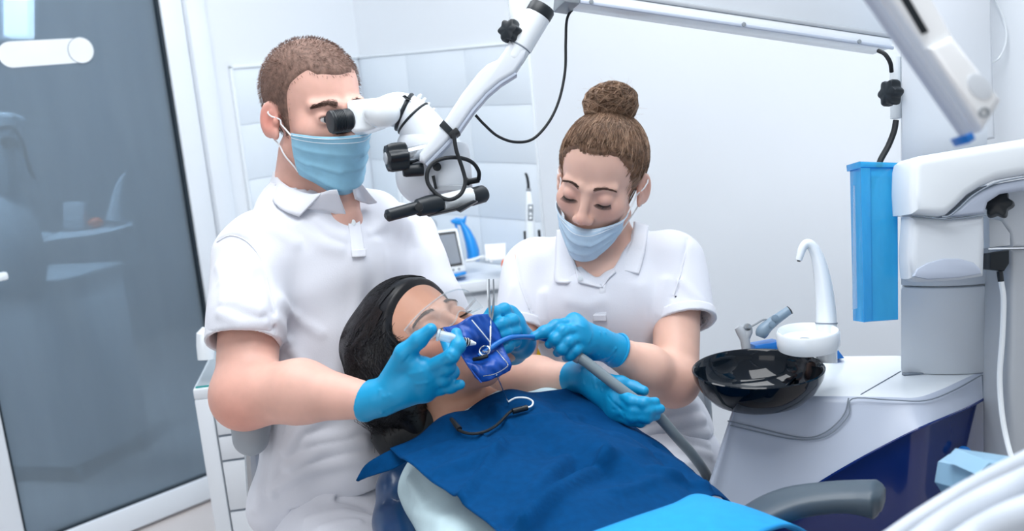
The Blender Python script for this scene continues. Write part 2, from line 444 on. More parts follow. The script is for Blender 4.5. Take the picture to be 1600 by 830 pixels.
# ---------------------------------------------------------------- the room
A_ = radians(46)
dA = np.array([sin(A_), cos(A_), 0]); dB = np.array([cos(A_), -sin(A_), 0])   # along the left wall to the corner; along the back wall from the corner
nA = np.array([cos(A_), -sin(A_), 0]); nB = -dA                              # normals into the room
Q0 = np.array([-1.0615, 3.056, 0]); SC = .81; CORN = Q0+SC*dA
Z_ = np.array([0, 0, 1.])
def WA(s, z, out=0.): return Q0+dA*s+Z_*z+nA*out
def WB(s, z, out=0.): return CORN+dB*s+Z_*z+nB*out
FA = np.stack([dA, nA, Z_], 1); FB = np.stack([dB, nB, Z_], 1)
def boxA(mb, s0, s1, z0, z1, o0, o1, bev=0.): return mb.box(WA((s0+s1)/2, (z0+z1)/2, (o0+o1)/2), ((s1-s0)/2, (o1-o0)/2, (z1-z0)/2), FA, bev)
def boxB(mb, s0, s1, z0, z1, o0, o1, bev=0.): return mb.box(WB((s0+s1)/2, (z0+z1)/2, (o0+o1)/2), ((s1-s0)/2, (o1-o0)/2, (z1-z0)/2), FB, bev)
CEIL = 2.7
fl = struct(mk('floor', [(-4.5, -2.5, 0), (4.5, -2.5, 0), (4.5, 6.5, 0), (-4.5, 6.5, 0)], [[0, 1, 2, 3]], 'floor', None, False))
ce = struct(MB().prism([WA(-5.2, CEIL, -.1), WA(SC+.1, CEIL, -.1), WB(4.9, CEIL, -.1), WA(-5.2, CEIL, 4.9)], (0, 0, .08)).out('ceiling', 'ceiling', None, False))
DS0, DS1, DZ = -.72, .215, 2.12          # door opening in the left wall
wl = MB(); boxA(wl, DS1, SC, 0, CEIL, -.1, 0); boxA(wl, -5.2, DS0, 0, CEIL, -.1, 0); boxA(wl, DS0, DS1, DZ, CEIL, -.1, 0)
wl = struct(wl.out('wall_left', 'wall', None, False))
wb = MB(); boxB(wb, -.1, 4.9, 0, CEIL, -.1, 0); wb = struct(wb.out('wall_back', 'wall', None, False))
# wall tiles, each its own piece, with recessed joints and a bright edging strip
TILE_Z = [1.392, 1.212, 1.032, .852, .672]; G = .0009
def tiles(wall, fn, cols):
    for i in range(len(TILE_Z)-1):
        for a, b in zip(cols[:-1], cols[1:]):
            t = MB(); fn(t, a+G, b-G, TILE_Z[i+1]+G, TILE_Z[i]-G, .001, .007, .0006); t.out('tile', 'tile', wall)
tiles(wl, boxA, [.302, .56, SC-.01])
tiles(wb, boxB, [.01, .27, .565, .842])
t = MB(); boxA(t, .30, SC, .67, 1.392, 0, .004); t.out('grout_bed', 'grout', wl, False)
t = MB(); boxB(t, 0, .842, .67, 1.392, 0, .004); t.out('grout_bed', 'grout', wb, False)
t = MB(); boxA(t, .292, .302, .67, 1.402, 0, .012, .002); boxA(t, .292, SC, 1.392, 1.402, 0, .012, .002); t.out('tile_edging', 'white_gloss', wl)
t = MB(); boxB(t, .842, .848, .67, 1.396, 0, .009, .002); t.out('tile_edging', 'white_gloss', wb); t = MB(); boxB(t, 0, .848, 1.392, 1.398, 0, .011, .002); t.out('tile_edging', 'white_gloss', wb)
struct(boxA(MB(), DS1+.0, SC, 0, .06, 0, .012, .003).out('baseboard_left', 'white_frame'))
struct(boxB(MB(), .9, 4.8, 0, .06, 0, .012, .003).out('baseboard_back', 'white_frame'))
# door: jamb, leaf frame, smoked glass, gasket
dj = MB(); boxA(dj, .172, .235, 0, 2.14, -.11, .016, .004); boxA(dj, -.76, -.69, 0, 2.14, -.11, .016, .004); boxA(dj, -.69, .172, 2.08, 2.14, -.11, .016, .004)
dj = struct(dj.out('trim_1', 'white_frame'))
dr = MB(); boxA(dr, .098, .170, .012, 2.075, -.06, -.004, .006); boxA(dr, -.688, -.565, .012, 2.075, -.06, -.004, .006); boxA(dr, -.565, .098, .012, .092, -.06, -.004, .006); boxA(dr, -.565, .098, 1.99, 2.075, -.06, -.004, .006)
dr = struct(dr.out('door_1', 'white_frame'))
gk = MB(); boxA(gk, .089, .099, .085, 2.0, -.045, -.012); boxA(gk, -.566, -.558, .085, 2.0, -.045, -.012); boxA(gk, -.566, .099, .085, .094, -.045, -.012); gk.out('gasket', 'gasket', dr, False)
boxA(MB(), -.56, .092, .09, 2.0, -.034, -.028).out('glass_pane', 'smoked_glass', dr, False)
# white pill shaped sticker with a ring around its round end
def pillring(cx, cz, r, out):
    return [WA(cx+r*cos(a), cz+r*sin(a), out) for a in np.arange(40)*2*pi/40]
sx0, sx1, sz, sr = -.347, -.155, 1.4815, .0355
poly = [WA(sx0+sr*cos(a), sz+sr*sin(a), -.0275) for a in np.linspace(pi/2, 3*pi/2, 20)]+[WA(sx1+.01+.002*cos(a), sz+sr*.98*sin(a), -.0275) for a in np.linspace(-pi/2, pi/2, 14)]
MB().prism(poly, nA*.0012).out('door_sticker', 'sticker', dr, False)
MB().prism(pillring(sx1, sz, .037, -.0262), nA*.001).out('sticker_disc', 'sticker', dr, False)
rg = MB().torus(WA(sx1, sz, -.0252), nA, .037, .0009, 48, 6); rg.out('sticker_ring', 'grey_plastic', dr)
hd = MB(); boxA(hd, -.66, -.488, .878, .902, .03, .05, .008); boxA(hd, -.655, -.63, .87, .91, -.004, .04, .006); hd.out('handle', 'white_gloss', dr)
# the dim room beyond the glass door
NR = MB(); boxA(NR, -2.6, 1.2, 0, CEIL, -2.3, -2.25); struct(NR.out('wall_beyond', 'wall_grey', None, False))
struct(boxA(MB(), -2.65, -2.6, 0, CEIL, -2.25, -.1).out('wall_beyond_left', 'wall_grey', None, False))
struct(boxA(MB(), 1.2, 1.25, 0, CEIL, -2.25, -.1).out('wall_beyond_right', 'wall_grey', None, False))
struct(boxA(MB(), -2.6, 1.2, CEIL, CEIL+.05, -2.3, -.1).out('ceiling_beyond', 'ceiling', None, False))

# ---------------------------------------------------------------- mirror images in the door glass, built as things behind it
def zat(xy, px, py):
    """height at which the vertical line over ground point xy passes nearest pixel row py"""
    lo, hi = -1., 3.
    for _ in range(40):
        z = (lo+hi)/2; v = np.array([xy[0], xy[1], z])-CAM; y = 415-FPX*(v @ UP)/(v @ FW)
        if y > py: lo = z
        else: hi = z
    return z
K0 = PZ(119, 731, .06); K1 = PZ(233, 673, .06); K2 = PZ(8, 729, .06)
zt = zat(K0, 68, 446)
t = thing('rolling_cabinet', 'pale cabinet on casters dimly mirrored in the glass door', 'cabinet', (*((K1+K2)/2)[:2], 0))
b = MB().prism([K0, K1, K1+K2-K0, K2], (0, 0, zt-.085), .004); b.out('body', 'laminate', t)
b = MB().prism([p+Z_*(zt-.085)+nrm(p-(K1+K2)/2)*.012 for p in (K0, K1, K1+K2-K0, K2)], (0, 0, .025), .004); b.out('top', 'offwhite_plastic', t)
for p in (K0*.9+K1*.05+K2*.05, K1*.92+K0*.04+K2*.04, K2*.92+K0*.04+K1*.04):
    q = np.array([p[0], p[1], .03]); c_ = MB().lathe(q-dA*.01, dA, [(.012, 0), (.028, .001), (.03, .01), (.028, .019), (.012, .02)], 18); c_.box(q+Z_*.025, (.008, .008, .012)); c_.out('caster', 'grey_plastic', t)
D = 3.35
t = thing('side_tray', 'oval side tray on a post mirrored in the glass door', 'tray', P(205, 440, D))
b = MB().tube(crP([(75, 372, D), (110, 366, D), (160, 360, D), (210, 350, D)], 6), [.02, .07]+[.085]*14+[.08, .05, .02], 14, flat=.12, hint=(0, 0, 1)); b.out('tray_top', 'offwhite_plastic', t)
MB().tube([P(203, 345, D), P(208, 400, D), P(206, 470, D+.03)], [.02, .018, .02], 12).out('post', 'offwhite_plastic', t)
tag(MB().tube(crP([(180, 346, D-.02), (183, 315, D-.02), (189, 285, D-.02), (197, 272, D-.02)], 5), [.032, .03, .028, .026, .024, .022, .02, .018, .016, .014, .012, .011, .01, .009, .008, .006], 14).out('water_spout', 'white_plastic'), 'tall tapering spout standing on the tray mirrored in the glass', 'spout')
tag(MB().box(P(118, 337, D), (.035, .02, .045), framez(UP, FW), .006).out('instrument_box', 'white_plastic'), 'small white box on the tray mirrored in the glass', 'box')
tag(MB().sph(P(149, 348, D), (.026, .026, .018), 16).out('orange_dish', 'orange'), 'orange dish on the tray mirrored in the glass', 'dish')
tag(MB().lathe(P(55, 372, D), UP, [(.02, -.02), (.05, -.015), (.056, .02), (.05, .022), (.044, -.01)], 24).out('steel_bowl', 'chrome'), 'shiny steel bowl left of the tray mirrored in the glass', 'bowl')
t = thing('equipment_stand', 'tall white equipment stand with cables at the glass door edge', 'equipment', P(5, 470, 3.0))
MB().box(P(4, 240, 3.0), (.055, .05, .12), framez(UP, FW), .02, 4).out('head_unit', 'offwhite_plastic', t)
MB().tube([P(-5, 300, 3.0), P(8, 340, 3.0), P(20, 400, 3.0), P(18, 470, 3.0)], [.04, .08, .1, .09], 16).out('stand_body', 'offwhite_plastic', t)
MB().lathe(P(10, 222, 2.94), BK, [(.0, 0), (.018, 0), (.02, -.02), (.018, -.05)], 20).out('lens', 'black_plastic', t)
MB().tube(crP([(-5, 200, 2.95), (20, 200, 2.95), (36, 225, 2.95), (45, 262, 2.95), (55, 280, 2.95), (50, 270, 2.95), (38, 240, 2.95)], 6), .005, 8).out('cable', 'black_rubber', t)
t = thing('mirrored_ceiling_light', 'bright strip lamp added behind the door glass for a mirrored ceiling light', 'reflection', P(40, 30, 3.6))  # added glowing block imitating a ceiling light that the door glass mirrors
MB().box(P(30, 12, 3.6), (.045, .03, .11), framez(UP, FW), .01).out('glow_block', 'reflection', t)
MB().box(P(30, 12, 3.64), (.06, .03, .13), framez(UP, FW), .01).out('housing', 'white_plastic', t)

# ---------------------------------------------------------------- counter along the back wall
ZC = .70
def outB(px, py, z): p = PZ(px, py, z); return (p-CORN) @ dB, (p-CORN) @ nB
WF0, WF1 = PZ(556, 463, ZC), PZ(850, 427, ZC)        # front edge of the worktop
wfd = nrm(WF1-WF0); wfn = np.array([wfd[1], -wfd[0], 0])
s1 = (WF1-CORN) @ dB; sA = (WF0-Q0) @ dA
wk = [WA(sA, ZC-.032, .012), WA(SC-.012, ZC-.032, .012), WB(.012, ZC-.032, .012), WB(s1, ZC-.032, .012), WF1-Z_*.032, WF0-Z_*.032]
tag(MB().prism(wk, (0, 0, .032), .003).out('worktop', 'laminate'), 'white worktop in the tiled corner behind the man and woman', 'worktop')
LW = np.linalg.norm(WF1-WF0); FWk = np.stack([wfd, wfn, Z_], 1); WM = WF0*np.array([1, 1, 0])
def boxW(mb, a0, a1, d0, d1, z0, z1, bev=0.): return mb.box(WM+wfd*(a0+a1)/2-wfn*(d0+d1)/2+Z_*(z0+z1)/2, ((a1-a0)/2, (d1-d0)/2, (z1-z0)/2), FWk, bev)
for i in range(2):
    a, b = .01+i*(LW/2-.035), LW/2-.033+i*(LW/2-.09)
    t = thing('base_cabinet', ['white base cabinet under the worktop behind the man', 'white base cabinet under the worktop between man and woman'][i], 'cabinet', WM+wfd*(a+b)/2-wfn*.1, 'base cabinets under the worktop')
    boxW(MB(), a, b, .045, .09, .06, ZC-.034).out('body', 'laminate', t, False)
    d_ = boxW(MB(), a+.002, b-.002, .025, .044, .07, ZC-.05, .002).out('door', 'laminate', t)
    boxW(MB(), a+.05, a+.062, .008, .025, ZC-.2, ZC-.08, .003).out('handle', 'steel', d_)
# tablet-like apex locator
t = thing('dental_monitor', 'white tabletop monitor with grey screen beside the blue spray bottle', 'monitor', PZ(708, 432, ZC))
D = 3.02
sc = [P(667.5, 362, D+.03), P(714.5, 356.5, D+.03), P(728.5, 424, D), P(683, 431, D)]
MB().prism(sc, FW*.022+UP*.0, .006).out('body', 'white_gloss', t)
lp = lambda u, v, o=0.: (sc[0]*(1-u)*(1-v)+sc[1]*u*(1-v)+sc[2]*u*v+sc[3]*(1-u)*v)+BK*o
bz = MB().prism([lp(.09, .06, .001), lp(.93, .06, .001), lp(.93, .85, .001), lp(.09, .85, .001)], FW*.004).out('bezel', 'black_plastic', t, False)
MB().prism([lp(.16, .12, .0022), lp(.88, .12, .0022), lp(.88, .79, .0022), lp(.16, .79, .0022)], FW*.003).out('screen', 'screen', bz, False)
for u in (.35, .58, .78): MB().lathe(lp(u, .925, .001), BK, [(.004, -.002), (.004, .001), (.001, .002)], 12).out('button', 'grey_plastic', t)
MB().prism([P(686, 433, D-.005), P(727, 424, D-.005), P(728, 429, D-.005), P(690, 438, D-.005)], FW*.08, .003).out('foot', 'blue_plastic', t)
# blue spray bottle
t = thing('spray_bottle', 'bright blue trigger spray bottle on the worktop', 'bottle', PZ(741, 407, ZC))
D = 3.13; k = D/FPX
MB().tube([P(x, y, D) for x, y in [(740, 408), (740, 405), (739, 392), (735, 377), (729, 362), (723, 351), (720, 345)]], [14*k, 17*k, 17*k, 15*k, 11.5*k, 7*k, 6*k], 20, flat=.6, hint=UP).out('bottle_body', 'blue_plastic', t)
MB().prism([P(x, y, D-.012) for x, y in [(703, 345), (712, 340), (723, 341), (729, 336), (727, 348), (718, 352), (706, 349)]], FW*.03, .005).out('spray_head', 'blue_plastic', t)
MB().prism([P(x, y, D-.006) for x, y in [(709, 349), (714, 350), (717, 362), (714, 363)]], FW*.014, .003).out('trigger', 'blue_plastic', t)
tag(MB().prism([P(757, 382, 3.0), P(790, 380, 3.0), P(790, 405, 2.98), P(759, 408, 2.98)], FW*.07, .003).out('tissue_box', 'paper'), 'plain white box on the worktop between spray bottle and woman', 'box')
tag(MB().tube(crP([(728, 408, 3.0), (740, 406, 3.0), (752, 402, 3.0), (760, 403, 3.0), (768, 408, 2.95)], 6), .005, 8).out('white_cable', 'white_gloss'), 'thin white cable lying on the worktop before the white box', 'cable')
tag(MB().lathe(P(797, 414, 2.85), V3(.8, .2, .5), [(.003, -.02), (.02, -.017), (.026, 0), (.022, .012), (.004, .016)], 24).out('orange_filter_shield', 'orange'), 'orange light shield on the worktop by the woman\'s sleeve', 'shield')
# curing light in its holder
t = thing('curing_light', 'white pen-shaped curing light with black tip upright in its holder', 'curing light', PZ(829, 388, ZC))
D = 2.72; k = D/FPX
MB().tube([P(x, y, D) for x, y in [(830, 400), (829, 380), (828, 345), (827, 318), (826, 303), (826, 299)]], [6*k, 7.5*k, 7*k, 6*k, 4.5*k, 3.5*k], 16).out('barrel', 'white_gloss', t)
MB().tube([P(x, y, D) for x, y in [(826, 300), (825.5, 288), (824, 278), (822, 272), (820, 271)]], [2.6*k, 2.4*k, 2.3*k, 2.2*k, 1.5*k], 10).out('light_guide', 'black_plastic', t)
MB().lathe(P(826, 297, D), UP, [(4*k, -.004), (4*k, .004)], 14).out('collar', 'steel', t)
pn = MB().box(P(829, 332, D-.011), (4.2*k, .003, 13*k), np.stack([RT, BK, UP], 1), .005, 3).out('button_panel', 'grey_plastic', t)
for yy in (325, 335, 341): MB().sph(P(829, yy, D-.0145), (.0042, .0042, .002), 10, np.stack([RT, UP, BK], 1)).out('button', 'white_gloss', pn)
for xx, y0, y1 in ((820, 361, 381), (842, 359, 372)): MB().bar(P(xx, y0, D), P(xx+2, y1+12, D), .007, .008, .002).out('holder_prong', 'black_plastic', t)
MB().lathe(P(830, 405, D), UP, [(.03, -.03), (.034, -.01), (.026, .012), (.012, .014)], 20).out('holder_base', 'white_gloss', t)
# tap and bottles behind the man
t = thing('basin_tap', 'chrome lever tap in the corner sink behind the monitor', 'tap', PZ(672, 420, ZC))
D = 3.2
MB().tube([P(673, 400, D), P(673, 358, D)], [.018, .016], 14).out('tap_body', 'chrome', t); MB().sph(P(673, 352, D), .022, 14).out('lever_ball', 'chrome', t)
MB().tube(crP([(676, 346, D), (662, 347, D), (648, 348, D-.02)], 5), [.006]*11, 8).out('lever', 'chrome', t)
MB().tube(crP([(672, 366, D), (664, 368, D-.05), (655, 372, D-.08)], 5), .009, 8).out('spout', 'chrome', t)
t = thing('soap_bottle', 'white bottle with blue label on the tiled wall behind the man\'s shoulder', 'bottle', P(632, 318, 3.3))
MB().tube([P(633, 318, 3.3), P(632, 300, 3.3), P(630, 275, 3.3), P(629, 262, 3.3)], [.03, .034, .034, .02], 16, flat=.7).out('bottle_body', 'white_gloss', t)
MB().box(P(636, 286, 3.26), (.012, .006, .028), np.stack([RT, BK, UP], 1), .003).out('label_sticker', 'blue_plastic', t)
MB().tube([P(629, 262, 3.3), P(628, 252, 3.3)], [.012, .01], 10).out('cap', 'blue_plastic', t)
t = thing('wipes_jar', 'pale wipes jar on the worktop behind the man', 'jar', P(650, 345, 3.25))
MB().lathe(P(652, 335, 3.2), Z_, [(.04, 0), (.045, .005), (.045, .06), (.042, .065), (.012, .066)], 24).out('jar_body', 'white_gloss', t)
MB().lathe(P(652, 335, 3.2)+Z_*.064, Z_, [(.03, 0), (.03, .014), (.02, .018)], 20).out('lid', 'white_plastic', t)
# drawer cabinet at the left
ZD = .72; e_ = np.array([sin(radians(82.5)), cos(radians(82.5)), 0]); b_ = np.array([-e_[1], e_[0], 0])
O_ = PZ(301, 604, ZD); FD = np.stack([e_, b_, Z_], 1)
def boxD(mb, a0, a1, d0, d1, z0, z1, bev=0.): return mb.box(O_*np.array([1, 1, 0])+e_*(a0+a1)/2+b_*(d0+d1)/2+Z_*(z0+z1)/2, ((a1-a0)/2, (d1-d0)/2, (z1-z0)/2), FD, bev)
t = thing('drawer_cabinet', 'white drawer cabinet with glass top between door and man', 'cabinet', O_*np.array([1, 1, 0])+e_*.2+b_*.2)
boxD(MB(), 0, .44, .012, .42, .04, ZD-.008, .003).out('body', 'laminate', t)
boxD(MB(), 0, .034, -.006, .03, .0, ZD-.03, .003).out('stile', 'laminate', t)
boxD(MB(), 0, .44, -.006, .42, ZD-.03, ZD-.006, .003).out('top_rail', 'laminate', t)
boxD(MB(), .004, .436, 0, .415, ZD-.006, ZD, .0008).out('glass_top', 'clear_plastic', t)
boxD(MB(), .006, .434, -.001, .0, ZD-.005, ZD-.001).out('glass_edge', 'tube_teal', t, False) if 'tube_teal' in M else None
xe = lambda py: zat(O_, 0, py)
zz = [ZD-.034]+[zat(O_+e_*.045, 0, y) for y in (641, 681, 720, 798)]+[.06]
for i in range(5):
    d_ = boxD(MB(), .038, .436, -.004, .014, zz[i+1]+.003, zz[i]-.003, .0015).out('drawer', 'laminate', t)
    boxD(MB(), .075, .16, -.02, -.004, (zz[i]*.55+zz[i+1]*.45)-.004, (zz[i]*.55+zz[i+1]*.45)+.004, .003).out('handle', 'white_gloss', d_) if i == 0 or i > 3 else None
    boxD(MB(), .038, .436, .0, .010, zz[i+1]-.003, zz[i+1]+.003).out('drawer_gap', 'seam', t, False)
tag(MB().tube([P(322, 562, 2.2), P(321, 540, 2.2), P(321, 522, 2.2), P(324, 514, 2.2)], [.018, .02, .02, .012], 16).out('dispenser_bottle', 'white_gloss'), 'small white rounded container on the drawer cabinet', 'container')
# yellow printed packet and white tray behind the patient
t = thing('printed_packet', 'yellow and white printed packet behind the patient\'s chin', 'packet', P(843, 572, 1.98))
pq = [P(828, 540, 1.98), P(856, 540, 1.98), P(859, 576, 1.98), P(830, 574, 1.98)]
MB().prism(pq, FW*.03, .003).out('carton', 'paper', t)
MB().prism([P(829, 541, 1.977), P(854, 541, 1.977), P(855, 553, 1.977), P(840, 566, 1.977), P(829, 566, 1.977)], FW*.002).out('yellow_print', 'yellow', t, False)
MB().prism([P(831, 530, 1.99), P(852, 530, 1.99), P(852, 542, 1.98), P(831, 542, 1.98)], FW*.025, .003).out('black_lid', 'black_plastic', t)
for a, b, c, d in ((846, 557, 852, 559), (846, 562, 853, 564), (845, 567, 850, 569)): MB().prism([P(a, b, 1.976), P(c, b, 1.976), P(c, d, 1.976), P(a, d, 1.976)], FW*.002).out('print_line', 'ink', t, False)
t = thing('paper_pack', 'white paper pack with blue print behind the patient\'s neck', 'pack', P(795, 620, 1.9))
MB().prism([P(755, 590, 1.9), P(825, 597, 1.9), P(880, 628, 1.88), P(760, 650, 1.86)], FW*.03-UP*.01, .004).out('pack_body', 'paper', t)
for a, b, c, d in ((770, 597, 782, 603), (797, 606, 816, 609), (805, 612, 812, 615)): MB().prism([P(a, b, 1.895), P(c, b+1, 1.895), P(c, d, 1.893), P(a+2, d, 1.893)], FW*.003).out('blue_print', 'blue_plastic', t, False)

# ---------------------------------------------------------------- dental unit with spittoon
ZU = .80
t = thing('dental_unit', 'white dental unit cabinet with deep blue lower panel', 'dental unit', PZ(1340, 640, ZU)*np.array([1, 1, 0]))
# front edge stations: (top-edge pixel on the top plane), (pixel of the white/blue boundary), lean of the foot to the left
st = [(1172, 600, 1118, 790, .0), (1150, 618, 1094, 800, .0), (1148, 630, 1092, 822, .0), (1158, 626, 1112, 838, .0), (1185, 624, 1150, 838, .0), (1235, 622, 1205, 815, .0), (1290, 623, 1268, 763, .0), (1340, 624, 1335, 722, .0), (1395, 625, 1395, 690, .0), (1440, 625, 1440, 668, .0), (1480, 612, 1478, 652, .0), (1512, 597, 1512, 637, .0), (1540, 583, 1540, 622, 0.), (1553, 576, 1553, 612, 0.)]
tops = cr([PZ(a, b, ZU) for a, b, *_ in st], 4)
def below(tp, i, px, py):
    # boundary point: on the front surface; the left flank leans out towards the foot
    return None
bz = []
for (a, b, c, d, _), tp in zip(st, [PZ(a, b, ZU) for a, b, *_ in st]):
    dd = (tp-CAM) @ FW
    bz.append(P(c, d, dd*.985))
bots = cr(bz, 4)
back = np.array([.12, .42, 0])
topc = PZ(1553, 576, ZU); 
mb = MB()
ring0 = tops; n0 = len(tops)
# rounded top lip, white skirt
def lip(k, f, z): return [p*1.0+np.array([0, 0, z]) + nrm(np.append((p-PZ(1340, 570, ZU))[:2], 0))*f for p in tops]
rows = [lip(0, -.012, 0), lip(1, -.004, -.002), lip(2, 0, -.008)]
for q in (.25, .5, .75, 1.0): rows.append([t0*(1-q)+b0*q+np.array([0, 0, -.008*(1-q)]) for t0, b0 in zip(tops, bots)])
mb.rings(rows, cap=False, close=False)
mb.out('white_skirt', 'unit_grey', t, True, 50)
# top slab
pb = [PZ(1553, 576, ZU), PZ(1500, 553, ZU), PZ(1320, 556, ZU), PZ(1190, 590, ZU)]
tp = [p for p in lip(0, -.012, 0)]+[PZ(1548, 566, ZU), PZ(1400, 556, ZU), PZ(1300, 557, ZU), PZ(1180, 582, ZU)]
mt = MB().prism([p-Z_*.02 for p in tp], (0, 0, .02)); mt.out('top_slab', 'white_gloss', t, True, 30)
# blue lower shell: from under the skirt to the floor plinth
rows = []
for q in (0, .12, .4, .7, 1.): rows.append([b0*(1-q)+np.array([b0[0], b0[1]+.03*q, .12])*q+FW*.006+np.array([0, 0, .003*(1-q)]) for b0 in bots])
mb = MB(); mb.rings(rows, cap=False, close=False); mb.out('blue_panel', 'blue_dark', t, True, 60)
MB().tube([b0+BK*.001 for b0 in bots], .0022, 6).out('panel_trim', 'blue_dark', t)
# back and right side closing walls
rb = [tops[-1], PZ(1500, 553, ZU), PZ(1320, 556, ZU), tops[0]]
MB().rings([[p-Z_*.02 for p in rb], [np.array([p[0], p[1], .12]) for p in rb]], False, False).out('rear_shell', 'white_plastic', t, False)
MB().prism([np.array([p[0], p[1], .0]) for p in (tops[2], tops[20], tops[-4], PZ(1490, 556, ZU), PZ(1325, 558, ZU))], (0, 0, .13)).out('plinth', 'grey_plastic', t, False)
# panel seams and the small round lock
def onfront(px, py):
    # nearest front point for a pixel: interpolate depth between stations
    xs = []; 
    for (a, b, c, d, _) in st[2:]:
        u = np.clip((py-b)/max(1, d-b), 0, 1); xs.append((a+(c-a)*u, ((PZ(a, b, ZU)-CAM) @ FW)*(1-.015*u)))
    xs = np.array(xs); return P(px, py, np.interp(px, xs[:, 0], xs[:, 1])-.0025)
for pl in ([(1137, 658), (1180, 668), (1230, 680), (1262, 684), (1285, 678), (1305, 664), (1320, 645), (1326, 622)],
           [(1141, 665), (1180, 674), (1230, 685), (1265, 687), (1292, 681), (1312, 666), (1327, 646), (1332, 623), (1390, 625), (1446, 626), (1490, 610), (1534, 586)],
           [(1535, 586), (1537, 622)]):
    MB().tube(cr([onfront(*q) for q in pl], 5), .0011, 6).out('panel_seam', 'seam', t)
MB().lathe(onfront(1507, 708)+BK*.001, V3(.25, .15, 1), [(.001, .004), (.010, .003), (.011, 0), (.011, -.004)], 20).out('lock', 'tube_blue', t)
MB().tube([PZ(1345, 617, ZU)+Z_*.0006, PZ(1407, 581, ZU)+Z_*.0006], .0009, 5).out('top_seam', 'seam', t)

# spittoon bowl
D = 1.575; k = D/FPX
BC = P(1181, 575, D)
t = tag(MB().v and None or thing('spittoon_bowl', 'glossy black spittoon bowl on the dental unit', 'bowl', BC-Z_*.09), 'glossy black spittoon bowl on the dental unit', 'bowl')
prof = [(.028, -.085), (.05, -.082), (.072, -.068), (.088, -.045), (.098, -.018), (.1005, 0), (.0985, .002), (.096, 0), (.093, -.016), (.083, -.042), (.066, -.062), (.045, -.072), (.012, -.075)]
rg = []
fr = np.stack([_R0, np.array([0, 1., 0]), Z_], 1)
for r, h in prof:
    ring = []
    for a in np.arange(48)*2*pi/48:
        e = 1+.06*max(0, cos(a+.5))**2
        ring.append(BC+fr @ np.array([r*1.0*e*cos(a), r*.97*e*sin(a), h*.74]))
    rg.append(ring)
MB().rings(rg).out('bowl_shell', 'basin', t, True, 60)
MB().lathe(BC-Z_*.0555, Z_, [(.016, 0), (.016, .002), (.012, .003)], 20).out('drain', 'steel', t)
MB().tube(cr([BC+np.array([-.06, .03, -.034]), BC+np.array([-.02, -.01, -.049]), BC+np.array([.03, .0, -.049]), BC+np.array([.07, .03, -.034])], 8), .003, 8).out('rinse_pipe', 'basin', t)
# cup filler spout with cup plate
t = thing('cup_filler', 'white swan-neck cup filler with small oval cup plate', 'tap', PZ(1290, 565, ZU))
D = 1.60; k = D/FPX
pts = [(1291, 566), (1291, 545), (1291, 505), (1290, 480), (1287, 450), (1282, 420), (1276, 398), (1268, 384), (1260, 381), (1254, 388), (1250, 400), (1248, 407)]
wd = [19, 19, 18.5, 17.5, 16, 13.5, 11, 9.2, 8.5, 7.5, 6.5, 5.5]
MB().tube(crP([(x, y, D) for x, y in pts], 4), np.interp(np.linspace(0, 11, 45), range(12), wd)*k, 20, flat=.85, hint=UP).out('spout', 'white_gloss', t)
MB().lathe(P(1291, 505, D), UP, [(18.7*k, -.001), (19*k, 0), (18.7*k, .001)], 24, sy=.9).out('joint_line', 'seam', t)
MB().tube([P(1248.5, 405, D), P(1248, 409, D)], .0028, 8).out('nozzle', 'black_plastic', t)
CPc = P(1257, 527, D-.03)
rg = []
for r, h in [(.8, -.020), (.96, -.019), (1.0, -.012), (1.0, .008), (.95, .011), (.9, .008), (.84, -.002), (.5, -.004), (.2, -.006)]:
    rg.append([CPc+(_R0*cos(a)*.043*r+np.array([0, 1, 0])*sin(a)*.046*r*(1+.0*cos(a)))+Z_*h+_R0*.012*max(0, cos(a))*r for a in np.arange(40)*2*pi/40])
MB().rings(rg).out('cup_plate', 'white_gloss', t, True, 60)
MB().lathe(CPc-Z_*.004, Z_, [(.008, 0), (.008, .002), (.004, .003)], 16).out('plate_drain', 'steel', t)
MB().box(P(1281, 532, D-.01), (.016, .02, .014), np.eye(3), .006, 3).out('plate_bracket', 'white_gloss', t)
# suction handpieces behind the bowl
t = thing('suction_holder', 'blue-grey suction handpiece resting in a holder behind the bowl', 'handpiece', P(1190, 545, 1.72))
D = 1.70; k = D/FPX
MB().tube(crP([(1188, 527, D), (1193, 516, D), (1205, 505, D), (1220, 494, D), (1233, 485, D)], 4), [7*k, 9*k, 10*k, 10.5*k, 10.5*k, 10*k, 9.5*k, 9*k, 8.8*k, 8.4*k, 8*k, 7.8*k, 7.5*k, 7.5*k, 7.2*k, 7*k, 7*k], 18).out('handpiece_body', 'handpiece', t)
MB().lathe(P(1234, 484.5, D), nrm(P(1233, 485, D)-P(1220, 494, D)), [(6.9*k, -.002), (7.4*k, 0), (5.4*k, .001), (5.2*k, -.006)], 18).out('handpiece_mouth', 'black_plastic', t)
for x, y in ((1211, 497), (1206, 507)): MB().lathe(P(x, y, D-.009), BK, [(.006, -.002), (.006, .002), (.002, .003)], 14).out('button', 'handpiece', t)
MB().tube(crP([(1168, 513, D), (1180, 507, D), (1192, 500, D), (1200, 500, D), (1207, 503, D)], 4), .0016, 6).out('wire', 'steel', t)
MB().tube([P(1166, 545, D), P(1164, 530, D), P(1158, 518, D), P(1152, 511, D)], [.008, .0085, .009, .006], 12).out('fork', 'lightgrey', t)
MB().tube([P(1164, 530, D), P(1168, 518, D), P(1169, 510, D)], [.008, .009, .007], 12).out('fork_arm', 'lightgrey', t)
MB().lathe(P(1168, 511, D-.006), BK, [(.006, -.004), (.006, .003), (.002, .004)], 14).out('pivot', 'steel', t)
MB().prism([P(1180, 540, D-.01), P(1220, 533, D-.01), P(1225, 545, D-.01), P(1180, 552, D-.01)], FW*.06, .004).out('holder_block', 'tube_blue', t)
MB().prism([P(1303, 538, 1.72), P(1320, 560, 1.72), P(1303, 562, 1.72)], FW*.03, .002).out('holder_wing', 'tube_blue', t)

